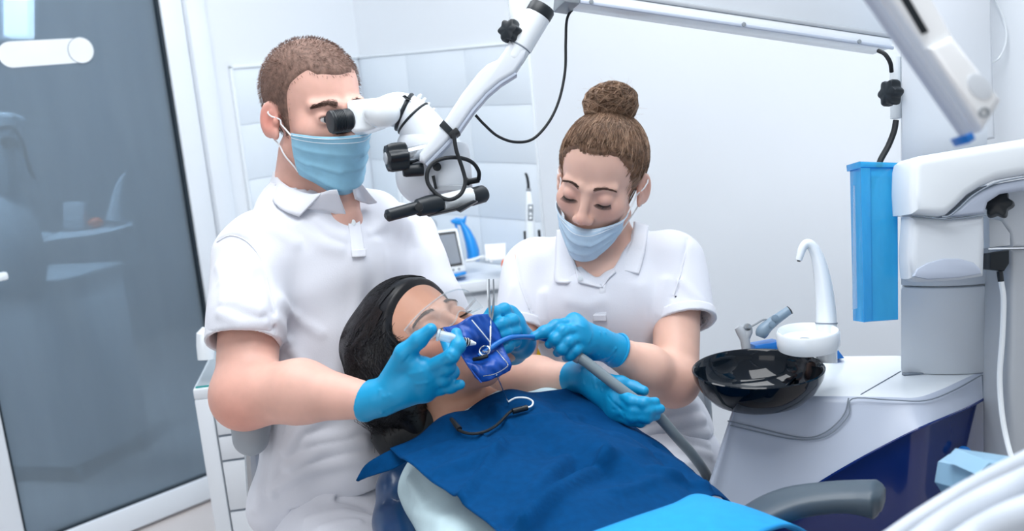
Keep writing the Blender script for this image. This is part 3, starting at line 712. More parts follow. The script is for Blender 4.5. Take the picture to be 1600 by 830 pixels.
# ---------------------------------------------------------------- column, arms
t = thing('instrument_column', 'tall white rectangular column rising from the dental unit', 'column', PZ(1473, 580, ZU))
def ztop(px, py, xy): return zat(xy, px, py)
cfl, cfr = PZ(1408, 583, ZU), PZ(1541, 583, ZU); cw = cfr-cfl; cdp = nrm(cfl*np.array([1, 1, 0]))*.11
def colbox(z0, z1, ins=0., cv=.012):
    pl = []
    for u in np.linspace(0, 1, 9): pl.append(cfl+cw*(ins/np.linalg.norm(cw)+u*(1-2*ins/np.linalg.norm(cw)))+np.array([0, ins-cv*4*u*(1-u), 0]))
    pl += [cfr+cdp, cfl+cdp]
    return MB().prism([np.array([p[0], p[1], z0]) for p in pl], (0, 0, z1-z0), .004)
z1 = zat(cfl, 0, 448); z2 = zat(cfl, 0, 300)
colbox(ZU, z1-.001).out('lower_housing', 'offwhite_plastic', t, True, 30); colbox(z1+.001, z2, .0).out('middle_housing', 'offwhite_plastic', t, True, 30)
colbox(z2+.001, zat(cfl, 0, -40), .003).out('upper_post', 'white_plastic', t, True, 30)
MB().box(P(1438, 596, 1.50)*0+PZ(1428, 584, ZU)+Z_*.0015-np.array([0, .004, 0]), (.02, .004, .0015)).out('foot_gap', 'seam', t, False)
# rounded bracket and pocket under the swing arm
t = thing('swing_arm', 'white curved swing arm reaching right from the column', 'arm', P(1480, 440, 1.44))
D = 1.43
pocket = [(1425, 338), (1480, 341), (1541, 335), (1542, 380), (1540, 432), (1500, 438), (1440, 441), (1424, 436), (1421, 400)]
pk = MB().prism([P(x, y, D) for x, y in pocket], FW*.05+RT*0, .012, 4); pk.out('bracket_cup', 'offwhite_plastic', t, True, 40)
MB().prism([P(x, y, D-.003) for x, y in [(1428, 432), (1434, 420), (1450, 411), (1475, 404), (1500, 404), (1522, 410), (1533, 420), (1534, 428), (1500, 434), (1450, 437)]], FW*.02, .003, 2).out('bracket_recess', 'unit_grey', t, True, 40)
arm = [(1427, 262), (1430, 250), (1440, 243), (1470, 238), (1540, 226), (1610, 215), (1700, 200), (1700, 260), (1610, 272), (1560, 281), (1535, 292), (1515, 305), (1498, 322), (1482, 336), (1470, 338), (1428, 334), (1426, 300)]
MB().prism([P(x, y, D-.02) for x, y in arm], FW*.09, .014, 4).out('arm_shell', 'white_gloss', t, True, 40)
arm2 = [(1484, 339), (1500, 326), (1518, 310), (1538, 297), (1562, 287), (1610, 278), (1700, 266), (1700, 285), (1610, 296), (1565, 303), (1545, 316), (1540, 334)]
MB().prism([P(x, y, D-.008) for x, y in arm2], FW*.07, .006, 3).out('arm_underside', 'unit_grey', t, True, 40)
MB().tube(crP([(1472, 339, D-.021), (1484, 337, D-.022), (1500, 324, D-.022), (1517, 308, D-.022), (1537, 295, D-.022), (1562, 284, D-.022), (1610, 275, D-.022)], 5), .0012, 6).out('arm_seam', 'seam', t)
MB().tube(crP([(1426, 336, D-.01), (1480, 343, D-.012), (1541, 336, D-.008)], 8), .0012, 6).out('cup_seam', 'seam', t)
# second arm head at the right edge with knob and connector
t = thing('handpiece_console', 'white console post with black knob at the right frame edge', 'console', P(1590, 830, 1.5))
MB().prism([P(x, y, 1.5) for x, y in [(1566, 290), (1640, 285), (1640, 385), (1583, 386), (1578, 360), (1566, 345)]], FW*.08, .008, 3).out('head_shell', 'offwhite_plastic', t, True, 40)
MB().prism([P(x, y, 1.5) for x, y in [(1580, 389), (1640, 388), (1640, 840), (1578, 840), (1576, 600)]], FW*.09, .012, 3).out('post_shell', 'lightgrey', t, True, 40)
MB().prism([P(x, y, 1.49) for x, y in [(1545, 340), (1566, 345), (1580, 365), (1580, 384), (1546, 388)]], FW*.05, .004, 2).out('hinge', 'offwhite_plastic', t, True, 40)
def star_knob(c, axis, r, h, lobes=6, hint=(0, 0, 1), dep=.14):
    fr = framez(axis, hint); mb = MB(); rg = []
    for rr, hh in [(.0, 0), (.75, 0), (.93, .08*h), (1., .3*h), (1., .72*h), (.92, .93*h), (.7, h), (.0, h)]:
        rg.append([c+fr[:, 2]*hh+max(rr, .01)*r*(1+dep*(cos(lobes*a)-.5)*min(1, rr))*(fr[:, 0]*cos(a)+fr[:, 1]*sin(a)) for a in np.arange(60)*2*pi/60])
    return mb.rings(rg)
star_knob(P(1560, 322, 1.47), V3(-.35, .1, .6), .021, .025).out('knob', 'black_plastic', t)
MB().prism([P(x, y, 1.48) for x, y in [(1548, 396), (1578, 391), (1578, 412), (1570, 424), (1547, 421)]], FW*.025, .003).out('connector', 'black_plastic', t)
MB().tube([P(1562, 424, 1.49), P(1564, 440, 1.49)], .0045, 10).out('plug_boot', 'black_plastic', t)
MB().tube(crP([(1564, 438, 1.49), (1568, 470, 1.49), (1566, 530, 1.49), (1562, 590, 1.49), (1566, 650, 1.48), (1576, 700, 1.46), (1588, 735, 1.42)], 6), .0042, 10).out('cable', 'white_gloss', t)

# ---------------------------------------------------------------- blue cup dispenser hanging beside the column
t = thing('cup_dispenser', 'translucent bright blue tall plastic box hanging on the column', 'dispenser', P(1375, 505, 1.5))
D = 1.5
MB().prism([P(x, y, D) for x, y in [(1346, 260), (1404, 262), (1405, 500), (1351, 504)]], FW*.055, .004, 2).out('box_shell', 'cyan_plastic', t, True, 40)
MB().prism([P(x, y, D+.012) for x, y in [(1366, 275), (1393, 276), (1394, 495), (1370, 497)]], FW*.03, .002).out('cup_stack', 'pale_cloth', t)
MB().prism([P(x, y, D-.004) for x, y in [(1344, 252), (1405, 254), (1405, 262), (1345, 262)]], FW*.065, .003).out('lid', 'cyan_plastic', t)
MB().prism([P(x, y, D-.003) for x, y in [(1345, 262), (1360, 262), (1363, 502), (1350, 504)]], FW*.004, .001).out('edge_strip', 'cyan_plastic', t)
tag(MB().prism([P(x, y, D+.03) for x, y in [(1334, 290), (1348, 288), (1352, 478), (1332, 484)]], FW*.002).out('clear_bag', 'clear_plastic', None, False), 'clear plastic sheet hanging behind the blue dispenser', 'sheet')

# ---------------------------------------------------------------- patient chair armrest
t = thing('treatment_chair', 'dark blue reclining dental chair under the patient', 'dental chair', P(900, 1000, 1.2)*np.array([1, 1, 0]))
CHAIR = t
arm = [(1165, 803), (1185, 793), (1215, 780), (1250, 768), (1300, 760), (1350, 758), (1380, 759), (1388, 768), (1382, 785), (1372, 797), (1360, 802), (1340, 795), (1300, 797), (1250, 806), (1200, 812), (1170, 815)]
ap = cr([P(x, y, d) for x, y, d in [(1140, 842, 1.23), (1185, 808, 1.23), (1235, 787, 1.23), (1290, 778, 1.22), (1335, 776, 1.21), (1366, 777, 1.2), (1380, 779, 1.195)]], 5)
ar = np.interp(np.linspace(0, 6, len(ap)), range(7), [.013, .0135, .0145, .014, .0145, .0155, .009])
rgs = []
for i, p in enumerate(ap):
    tt = nrm(ap[min(i+1, len(ap)-1)]-ap[max(0, i-1)]); sd = nrm(np.cross(tt, Z_)); u_ = np.cross(sd, tt)
    drop = max(0, (i-18)/8)*.006 if i < 29 else .004
    rgs.append([p+sd*ar[i]*2.0*np.sign(cos(a))*abs(cos(a))**.7+u_*(ar[i]*np.sign(sin(a))*abs(sin(a))**.7-(drop if sin(a) < 0 else 0)) for a in np.arange(24)*2*pi/24])
MB().rings(rgs).out('armrest', 'chair_arm', t, True, 60)
S_mesh(S_u(.03, S_cone(P(1150, 842, 1.23), P(1130, 1050, 1.3), .02, .03), S_cone(P(1130, 1050, 1.3), P(1000, 1100, 1.35), .03, .04)), .008, 'armrest_post', 'chair_arm', t)
# foreground hoses and tray
HG = 'thick white hoses in the foreground'
for i, (pl, r, lab) in enumerate([([(1385, 850, .80), (1440, 812, .80), (1500, 775, .80), (1560, 743, .79), (1640, 705, .77)], .0088, 'uppermost of the blurred white foreground hoses'),
        ([(1420, 870, .74), (1480, 825, .74), (1540, 790, .73), (1600, 762, .72), (1660, 735, .70)], .0135, 'middle and thickest of the blurred white foreground hoses'),
        ([(1470, 880, .70), (1530, 838, .70), (1580, 812, .69), (1640, 790, .68)], .0125, 'lowest of the blurred white foreground hoses in the bottom right corner')]):
    tag(MB().tube(crP(pl, 6), r, 18).out('instrument_hose', 'hose_white'), lab, 'hose', HG)
t = thing('instrument_tray', 'pale blue blurred instrument tray behind the white hoses', 'tray', P(1570, 790, 1.05))
MB().prism([P(x, y, 1.05) for x, y in [(1526, 735), (1545, 722), (1620, 735), (1640, 790), (1540, 800), (1520, 770)]], FW*.1-UP*.01, .006, 3).out('tray_body', 'tray_blue', t)
MB().prism([P(x, y, 1.03) for x, y in [(1526, 742), (1545, 722), (1640, 736), (1640, 748), (1560, 746)]], FW*.08+UP*.0, .003, 2).out('tray_rim', 'tray_blue', t)

# ---------------------------------------------------------------- near, out of focus lamp arm at the upper right
t = thing('ceiling_instrument', 'large blurred white device with dark slot hanging in upper right foreground', 'device', P(1540, 210, .78))
D = .78
MB().prism([P(x, y, D) for x, y in [(1044, -500), (1366, -40), (1538, 204), (1568, 156), (1493, 58), (1440, -40), (1118, -500)]], FW*.045, .006, 3).out('shell', 'bright_white', t, True, 40)
MB().prism([P(x, y, D-.006) for x, y in [(1452, 74), (1489, 56), (1564, 152), (1536, 198)]], FW*.02, .005, 3).out('end_cap', 'bright_white', t, True, 40)
MB().prism([P(x, y, D-.002) for x, y in [(1392, -30), (1404, -34), (1452, 49), (1442, 53)]], FW*.01, .001).out('slot', 'black_plastic', t)
MB().prism([P(x, y, D-.004) for x, y in [(1011, -500), (1028, -500), (1524, 208), (1512, 215)]], FW*.014, .003).out('edge_rail', 'unit_grey', t)
MB().prism([P(x, y, D-.006) for x, y in [(1509, 211), (1521, 206), (1526, 217), (1517, 223)]], FW*.03, .002).out('blue_tip', 'tube_blue', t)
MB().lathe(P(1531, 135, D-.007), BK, [(.0075, -.003), (.0075, .0004), (.006, .0008), (.001, .0008)], 24, hint=V3(.8, .7, 0), sx=1.5).out('button', 'offwhite_plastic', t)
MB().lathe(P(1538, 176, D-.007), BK, [(.004, -.002), (.004, .001), (.003, .001), (.0025, -.002)], 20).out('screw_hole', 'grey_plastic', t)
tag(MB().tube(crP([(1545, -20, 2.0), (1568, 30, 2.0), (1572, 65, 2.0), (1560, 92, 2.0), (1540, 97, 2.0), (1525, 85, 2.0)], 8), .0022, 8).out('hanging_cord', 'white_gloss'), 'thin white cord looping on the wall at upper right', 'cord')
tag(MB().prism([P(1480, -1000, 1.95), P(1515, -1000, 1.95), P(1556, 216, 1.95), P(1528, 220, 1.95)], FW*.05, .006, 3).out('ceiling_post', 'white_plastic', None, True, 40), 'slim white vertical post behind the blurred device at upper right', 'post')

# ---------------------------------------------------------------- operating microscope
t = thing('dental_microscope', 'white dental operating microscope hanging before the man\'s face', 'microscope', P(690, 330, 1.5))
D = 1.53; k = D/FPX
FRI = np.stack([RT, UP, BK], 1)
# eyepieces: ribbed black barrels
for dx, dy, dd in ((0, 0, 0), (6, 2, .062)):
    a, b = P(515+dx, 191+dy, D-.03+dd), P(549+dx, 187+dy, D-.012+dd); ax = nrm(b-a); L_ = np.linalg.norm(b-a)
    pr = [(14*k, 0), (17*k, .0005), (18*k, .003), (18.5*k, .10*L_), (17.6*k, .12*L_)]
    for q in range(7): h0 = (.15+.07*q)*L_; pr += [(17.9*k, h0), (17.9*k, h0+.04*L_), (17*k, h0+.045*L_), (17*k, h0+.065*L_)]
    pr += [(17.5*k, .66*L_), (18*k, .75*L_), (18*k, .9*L_), (15*k, L_)]
    e = MB().lathe(a, ax, pr, 40).out('eyepiece', 'black_plastic', t, True, 25)
    MB().lathe(a, ax, [(.001, .004), (13.5*k, .0035), (14*k, .0003), (13.8*k, .001)], 30).out('eye_lens', 'basin', e)
for dd, nm in ((0, 'white_gloss'), (.062, 'white_gloss')):
    MB().prism([P(x, y, D-.022+dd) for x, y in [(541, 160), (546, 156), (586, 152), (600, 165), (598, 196), (572, 205), (552, 207), (546, 202)]], FW*.04, .006, 4).out('tube_housing', nm, t, True, 45)
# lens-shaped interpupillary cap and bent neck with dark rings
S_mesh(S_u(.008, S_ell(P(598, 176, D-.03), (.027, .023, .022), FRI), S_ell(P(588, 177, D-.02), (.02, .02, .02), FRI)), .0025, 'pivot_cap', 'white_gloss', t)
nk = cr([P(592, 176, D+.01), P(620, 172, D), P(642, 182, D), P(662, 206, D), P(678, 234, D)], 6)
nr = np.interp(np.linspace(0, 4, len(nk)), range(5), [22, 28, 31, 35, 40])*k
MB().tube(nk, nr, 32).out('neck', 'white_plastic', t)
for i, w in ((9, .0034), (13, .0022)):
    MB().torus(nk[i], nk[i+1]-nk[i-1], nr[i]-.0005, w, 40, 8).out('neck_ring', 'black_plastic', t)
for x, y in ((655, 152), (662, 158), (668, 165), (676, 174)): MB().lathe(P(x, y, D), V3(.6, .8, 0), [(3.4*k, -.004), (3.4*k, .002), (2.4*k, .005), (.5*k, .006)], 14).out('screw_cap', 'white_gloss', t)
MB().prism([P(628, 150, D-.031), P(633, 148.5, D-.031), P(643, 156, D-.028), (P(634, 155.5, D-.031))], FW*.003).out('logo_mark', 'black_plastic', t, False)
# main body and objective housing
body = S_u(.02, S_ell(P(668, 232, D+.012), (.045, .036, .045), FRI), S_cone(P(672, 235, D+.01), P(690, 275, D+.005), .046, .042), S_ell(P(660, 275, D+.02), (.042, .045, .04), FRI))
S_mesh(body, .0035, 'scope_body', 'white_plastic', t)
ob0, ob1 = P(700, 225, D-.005), P(704, 300, D-.012); ax = nrm(ob1-ob0)
MB().lathe(ob0, ax, [(20*k, 0), (30*k, .003), (33*k, .012), (34.5*k, .045), (34.5*k, .068), (32*k, .072), (12*k, .073)], 40).out('objective_housing', 'white_plastic', t)
MB().lathe(P(705, 297, D-.012), ax, [(34*k, -.002), (36*k, 0), (35*k, .006), (25*k, .008), (2*k, .006)], 40).out('objective_ring', 'lightgrey', t)
MB().prism([P(674, 275, D-.047), P(679, 274, D-.047), P(683, 294, D-.047), P(679, 296, D-.047)], FW*.006, .001).out('slot_plate', 'black_plastic', t)
MB().lathe(P(683, 261, D-.046), BK, [(6*k, -.004), (6.5*k, .003), (3*k, .004)], 18).out('cable_clip', 'black_plastic', t)
MB().lathe(P(683, 261, D-.041), BK, [(2.4*k, -.001), (2.4*k, .001), (.4*k, .0012)], 12).out('clip_screw', 'steel', t)
MB().lathe(P(718, 274, D-.036), BK, [(2.2*k, -.001), (2.5*k, .0006), (1.8*k, .0008), (1.6*k, .0)], 16).out('lamp_symbol', 'grey_plastic', t)
pl_ = MB().tube([P(722, 285, D-.03), P(731, 284, D-.03), P(733, 284, D-.03), P(748, 281, D-.025)], [6.5*k, 6.5*k, 4.8*k, 4.6*k], 14).out('light_plug', 'black_plastic', t)
# support arm: slim S-shaped lever
DA = 1.455; ka = DA/FPX
lev = [(655, 240), (693, 190), (722, 145), (748, 112), (762, 99), (778, 92), (788, 78), (796, 62), (824, 78), (819, 92), (805, 113), (780, 128), (760, 145), (738, 170), (715, 203), (690, 230), (664, 256), (655, 252)]
MB().prism([P(x, y, DA) for x, y in lev], FW*.032, .006, 3).out('lever_arm', 'white_plastic', t, True, 45)
lv2 = [(664, 256), (690, 230), (715, 203), (738, 170), (760, 145), (780, 128), (805, 113), (808, 116), (783, 132), (763, 149), (741, 174), (718, 207), (693, 235), (667, 260)]
MB().prism([P(x, y, DA+.003) for x, y in lv2], FW*.026, .001).out('lever_edge', 'unit_grey', t, True, 45)
MB().prism([P(x, y, DA-.002) for x, y in [(686, 196), (693, 187), (709, 204), (703, 213)]], FW*.036, .001).out('clamp_band', 'black_plastic', t)
MB().box(P(710, 210, DA+.012), (.008, .005, .016), np.stack([V3(.8, .6, 0), V3(-.6, .8, 0), BK], 1), .002).out('cable_tie', 'black_rubber', t)
c0, c1 = P(801, 93, DA+.016), P(847, 13, DA+.016); ax = nrm(c1-c0); L_ = np.linalg.norm(c1-c0)
MB().lathe(c0, ax, [(14*ka, -.004), (17.5*ka, 0), (18*ka, .004), (18.5*ka, .02), (18.5*ka, .021), (20*ka, .022), (21*ka, L_-.012)], 32).out('joint_tube', 'white_gloss', t)
MB().lathe(c0, ax, [(18.6*ka, .0195), (19*ka, .0205), (18.6*ka, .0215)], 32).out('joint_line', 'seam', t)
cp = MB().lathe(c0+ax*(L_-.014), ax, [(20*ka, 0), (21.5*ka, .002), (21.5*ka, .014), (19*ka, .018), (8*ka, .0175), (1*ka, .0175)], 32).out('tube_cap', 'black_plastic', t)
MB().lathe(c0+ax*(L_+.003), ax, [(6*ka, 0), (6*ka, .004), (3*ka, .005)], 16).out('cap_screw', 'steel', cp)
star_knob(P(803, 52, DA+.012), V3(-.55, .12, .8), 18*ka, .020, 6, UP).out('arm_knob', 'black_plastic', t)
MB().prism([P(x, y, DA+.018) for x, y in [(792, -30), (830, -30), (840, 6), (822, 40), (806, 60), (798, 45), (795, 10)]], FW*.05, .008, 3).out('fork_arm', 'white_gloss', t, True, 45)
# lower clamp knob on steel shaft
kx = nrm(V3(-.92, -.16, .36)); kc = P(640, 243, 1.47)
MB().tube([P(662, 238, 1.49), kc, kc+kx*.006], [13*k, 12.5*k, 12*k], 24).out('knob_shaft', 'steel', t)
kb = star_knob(kc+kx*.004, kx, 22*k, .032, 6, UP).out('clamp_knob', 'black_plastic', t)
MB().lathe(kc+kx*.0365, kx, [(9*k, -.002), (9*k, .001), (7*k, .0015), (.5*k, .0015)], 24).out('knob_cap', 'lightgrey', kb)
MB().lathe(P(661, 265, 1.475), nrm(V3(-.97, -.08, .25)), [(9.5*k, 0), (10*k, .003), (10*k, .026), (8.5*k, .030), (2*k, .031)], 24).out('focus_knob', 'black_plastic', t)
# handle bar under the objective
h = [P(x, y, d) for x, y, d in [(606, 337, 1.40), (654, 324, 1.43)]]
MB().tube([h[0]-nrm(h[1]-h[0])*.004, h[0], h[0]*.5+h[1]*.5, h[1]], [4*k, 9*k, 9.3*k, 9.5*k], 18).out('handle_grip', 'black_plastic', t)
MB().tube([P(648, 326, 1.43), P(653, 325, 1.43), P(668, 321, 1.44), P(688, 317, 1.45), P(690, 316.5, 1.45)], [9*k, 13*k, 14.5*k, 14.5*k, 12*k], 22).out('handle_hub', 'black_plastic', t)
MB().lathe(P(655, 324, 1.425-.012), BK, [(6*k, -.004), (6*k, .004), (2*k, .005)], 16).out('hub_button', 'black_rubber', t)
MB().tube([P(688, 319, 1.452), P(736, 307, 1.485)], [14*k, 14*k], 22).out('handle_bar', 'white_gloss', t)
MB().tube([P(732, 309, 1.48), P(736, 308, 1.484), P(755, 303, 1.495), P(758, 302, 1.497)], [10*k, 14*k, 13.5*k, 11*k], 22).out('handle_end', 'black_plastic', t)
MB().prism([P(x, y, 1.44) for x, y in [(664, 335), (714, 323), (740, 312), (746, 314), (718, 331), (712, 328), (668, 338)]], FW*.03, .002).out('handle_plate', 'black_plastic', t)
# cables
MB().tube(crP([(709, 210, 1.445), (713, 235, 1.445), (723, 265, 1.45), (727, 285, 1.45), (720, 303, 1.445), (703, 312, 1.44), (684, 305, 1.44), (669, 287, 1.44), (668, 268, 1.44), (678, 254, 1.445), (697, 247, 1.45), (720, 247, 1.46), (738, 254, 1.475), (748, 268, 1.49), (748, 281, 1.50)], 7), .0030, 10).out('light_cable', 'black_rubber', t)
MB().tube(crP([(743, 180, 1.475), (757, 195, 1.48), (778, 213, 1.49), (805, 222, 1.5), (833, 217, 1.51), (858, 190, 1.52), (874, 155, 1.53), (883, 110, 1.54), (884, 65, 1.54), (886, 30, 1.54), (896, 14, 1.55), (912, 10, 1.56)], 7), .0022, 10).out('power_cable', 'black_rubber', t)
# ceiling beam of the microscope stand
t = thing('microscope_beam', 'long white horizontal beam carrying the microscope arm', 'beam', P(1150, 40, 1.65))
A0, A1 = np.array(P(905, 4, 1.5)), np.array(P(1392, 76, 1.62))
bd = nrm(A1-A0); bu = nrm(UP-(UP @ bd)*bd); bn = np.cross(bd, bu); bn = bn if bn @ BK > 0 else -bn
def bx(a0, a1, n0, n1, u0, u1, bev=0.):
    return MB().box(A0+bd*(a0+a1)/2+bn*(n0+n1)/2+bu*(u0+u1)/2, ((a1-a0)/2, (n1-n0)/2, (u1-u0)/2), np.stack([bd, bn, bu], 1), bev)
LB = np.linalg.norm(A1-A0)
MB().tube(cr([P(811, -24, 1.495), P(815, -75, 1.50), P(845, -105, 1.51), A0+bd*.03+bu*.11-bn*.03], 6), .017, 16).out('link_arm', 'white_gloss', t)
bx(-.02, LB, -.06, 0, .022, .2, .004).out('beam_housing', 'offwhite_plastic', t)
bx(.0, LB, -.05, .004, .0, .016, .002).out('bottom_plate', 'white_gloss', t)
bx(.0, LB, .004, .009, -.003, .002, .001).out('lower_rim', 'unit_grey', t); bx(.0, LB, -.001, .006, .016, .023, .002).out('upper_rim', 'lightgrey', t)
bx(-.025, .0, -.06, .006, -.004, .03, .003).out('end_cap', 'grey_plastic', t)
for u in (.03, .5, .88): MB().lathe(A0+bd*LB*u+bn*.009+bu*.001, bn, [(.0035, -.001), (.0035, .0015), (.002, .0018)], 12).out('screw', 'grey_plastic', t)
star_knob(P(1400, 146, 1.56), V3(-.95, 0, .3), .021, .02, 6, UP).out('side_knob', 'black_plastic', t)
MB().tube([P(1399, 90, 1.6), P(1400, 185, 1.6), P(1400, 186, 1.6)], [.009, .009, .004], 12).out('drop_tube', 'white_gloss', t)
MB().tube(crP([(1372, 79, 1.58), (1383, 85, 1.57), (1391, 98, 1.57), (1393, 112, 1.58)], 6), .0035, 8).out('beam_cable', 'black_rubber', t)
MB().tube(crP([(1400, 188, 1.56), (1397, 205, 1.56), (1388, 228, 1.56), (1376, 250, 1.55), (1373, 262, 1.55)], 6), .0048, 8).out('column_cable', 'black_rubber', t)

# ---------------------------------------------------------------- people: heads, masks, hands
class Head:
    """local axes: x = the person's right, y = where the face looks, z = crown; origin mid-head at eye level"""
    def __init__(s, c, y, z, sc=1., fem=False, closed=False, lids=.0045):
        s.c = np.asarray(c, float); s.fr = frame(y, z); s.s = sc; s.fem = fem; F_ = fem
        W, E, C = s.W, s.ell, s.cone
        jr = (.0165, .015) if fem else (.0205, .018)
        base = S_u(.022*sc, E((0, -.014, .040), (.073, .094, .080)), E((0, .022, -.025), (.056 if fem else .060, .066, .084)),
                   C((.047, .004, -.056), (.008, .068, -.098), *jr), C((-.047, .004, -.056), (-.008, .068, -.098), *jr), E((0, .072, -.097), (.019, .017, .016)),
                   E((.042, .054, -.020), (.021, .021, .022)), E((-.042, .054, -.020), (.021, .021, .022)))
        br = .006 if fem else .0085
        base = S_u(.012*sc, base, C((.012, .083, .019), (.046, .066, .021), br, br*.8), C((-.012, .083, .019), (-.046, .066, .021), br, br*.8))
        for sx in (1, -1): base = S_sub(base, E((sx*.031, .094, .000), (.018, .013, .0115)), .012*sc)
        nose = S_u(.008*sc, C((0, .082, .012), (0, .100, -.026), .0065, .0085), E((0, .103, -.033), (.0098, .0105, .0095)), E((.0115, .095, -.037), (.0075, .009, .0075)), E((-.0115, .095, -.037), (.0075, .009, .0075)))
        base = S_u(.010*sc, base, nose)
        for sx in (1, -1): base = S_sub(base, E((sx*.0058, .1015, -.0435), (.0032, .0042, .003)), .002)
        base = S_u(.006*sc, base, E((0, .087, -.066), (.021, .009, .0052)), E((0, .086, -.0745), (.018, .009, .0056)))
        for sx in (1, -1):
            lid = E((sx*.031, .0715, 0), (.0146, .0132, .0126) if closed else (.0152, .0142, .0136))
            if not closed: lid = S_sub(lid, E((sx*.031, .087, -.001), (.0128, .012, lids)), .0015)
            base = S_u(.005*sc, base, lid)
        s.skull = base
        # ears
        for sx in (1, -1):
            fe = frame(s.fr @ np.array([sx*.35, -.94, .0]), s.fr @ np.array([0, -.2, 1.]))
            ear = S_ell(W((sx*.079, -.012, -.004)), np.array([.0075, .0185, .030])*sc, frame(s.fr @ np.array([sx*.42, -.9, 0.]), s.fr @ np.array([0, -.18, 1.])))
            ear = S_sub(ear, S_ell(W((sx*.0865, -.006, .002)), np.array([.0075, .0125, .0205])*sc, frame(s.fr @ np.array([sx*.42, -.9, 0.]), s.fr @ np.array([0, -.18, 1.]))), .004)
            ear = S_u(.005, ear, E((sx*.077, .0, -.026), (.005, .008, .010)), E((sx*.0775, .004, -.006), (.004, .004, .006)), C((sx*.0785, -.006, .009), (sx*.080, -.012, -.012), .0026, .0028))
            base = S_u(.005*sc, base, ear)
        s.f = base
    def W(s, p): return s.c+s.fr @ (s.s*np.asarray(p, float))
    def WL(s, p): return s.c+(s.s*np.asarray(p, float)) @ s.fr.T
    def loc(s, w): return ((np.asarray(w)-s.c) @ s.fr)/s.s
    def ell(s, c, r): return S_ell(s.W(c), np.asarray(r)*s.s, s.fr)
    def cone(s, a, b, ra, rb): return S_cone(s.W(a), s.W(b), ra*s.s, rb*s.s)
    def onto(s, w, off, it=6, f=None):
        """push world points onto the head surface offset"""
        f = f or s.f; w = np.array(w, float)
        for _ in range(it):
            e = .001; d = f(w); g = np.stack([f(w+np.eye(3)[i]*e)-d for i in range(3)], 1)/e
            w = w-((d-off)/np.maximum((g*g).sum(1), .3))[:, None]*g
        return w
    def eye(s, sx, par, look=(0, 0), iris='iris'):
        c = s.W((sx*.031, .0712, 0)); r = .0128*s.s
        b = MB().sph(c, r, 24).out('eyeball', 'eye_white', par, True, None)
        d = nrm(s.fr @ np.array([look[0], 1, look[1]])); fr = framez(d)
        pr = [(r*sin(a), r*cos(a)+.0003) for a in np.linspace(.48, .03, 8)]
        MB().lathe(c, d, pr, 24).out('iris', iris, b, True, None)
        MB().lathe(c, d, [(r*sin(a), r*cos(a)+.0005) for a in np.linspace(.2, .02, 5)], 16).out('pupil', 'lash', b, True, None)
    def brow(s, par, mat_, up=.0, n=260, th=.0035, ang=.0):
        L_ = []
        for sx in (1, -1):
            for _ in range(n):
                u = rng.random(); v = rng.normal()*th*(1-.55*u)
                x = .013+.037*u; z = .0205+.0075*sin(pi*min(1, u*.8+.1))-.004*u*u+up+v
                q = np.array([sx*x, .092-.9*x*x*9, z]); d = np.array([sx*.0075, 0, .0028*(1-2*u)+rng.normal()*.0012])
                L_.append([q+d*t for t in (0, .33, .66, 1)])
        L_ = np.array(L_); sh = L_.shape; w = s.onto(s.WL(L_.reshape(-1, 3)), .0006).reshape(sh)
        w += (w*0+s.fr[:, 1]*.0006); strands('eyebrow', mat_, par, w, .00028 if s.fem else .00035, .3)
    def lashes(s, par, down=True, n=26):
        L_ = []
        for sx in (1, -1):
            for i in range(n):
                u = (i+.5)/n*2-1; x = .0125*u; z = -.0052-.0028*(1-u*u) if down else .003*(1-u*u)
                yy = sqrt(max(1e-6, .0136**2-x*x*.8-z*z))
                q = np.array([sx*.031+x, .0715+yy, z]); d = np.array([.0045*u, .0075, -.0058 if down else .003])
                L_.append([q, q+d*.4, q+d*.8+np.array([0, 0, .0005]), q+d+np.array([0, 0, .0012])])
        L_ = np.array(L_); strands('eyelash', 'lash', par, s.WL(L_.reshape(-1, 3)).reshape(L_.shape), .00055, .35)
    def mask(s, par, mat_, top, bot, half=62, off=.0045, nu=48, nv=34, o=(0, .0, -.05), ears=(1, -1), pull=.0):
        """pleated surgical mask drawn over the lower face; top/bot: elevation (deg) at centre and side"""
        o = np.array(o); th = np.radians(np.linspace(-half, half, nu+1)); g = np.zeros((nv+1, nu+1, 3)); R_ = np.zeros((nv+1, nu+1)); dirs = np.zeros_like(g)
        for j in range(nv+1):
            v = j/nv
            for i, a in enumerate(th):
                c = (1-cos(a))/(1-cos(radians(half))); t0 = top[0]+(top[1]-top[0])*c**1.0; b0 = bot[0]+(bot[1]-bot[0])*c
                ph = radians(t0+(b0-t0)*v); dirs[j, i] = (sin(a)*cos(ph), cos(a)*cos(ph), sin(ph))
        D_ = dirs.reshape(-1, 3); rr = np.full(len(D_), .19); f = s.f
        for _ in range(60):
            d = f(s.WL(o+D_*rr[:, None]))-off*s.s; rr = np.maximum(.02, rr-np.clip(d, -.002, .02)/s.s*.8)
        R_ = rr.reshape(nv+1, nu+1)
        for _ in range(40):                                   # pull taut over hollows
            q = R_.copy(); q[1:-1] = np.maximum(q[1:-1], (R_[2:]+R_[:-2])/2); q[:, 1:-1] = np.maximum(q[:, 1:-1], (q[:, 2:]+q[:, :-2])/2); R_ = q
        v = np.linspace(0, 1, nv+1)[:, None]; u = np.linspace(-1, 1, nu+1)[None]
        pl = np.zeros_like(R_)
        for c0 in (.30, .52, .72):
            w = c0+.03*np.cos(u*2.2+c0*7); x = (v-w)/.10; pl += np.where((x > -1) & (x < 0), (1+x)*.0042, 0)*np.clip((1.05-np.abs(u))*3, 0, 1)
        pl += .0008*np.sin(v*9+u*5)+.0007*np.sin(v*4-u*9)
        for c0 in (.035, .965): pl += .0009*np.exp(-((v-c0)/.02)**2)
        R_ = R_+pl; g = s.WL((o+D_*R_.reshape(-1)[:, None])).reshape(g.shape)
        m_ = sheet(g, .0011).out('face_mask', mat_, par, True, None)
        st_ = [g[j] for j in (1, 3)]
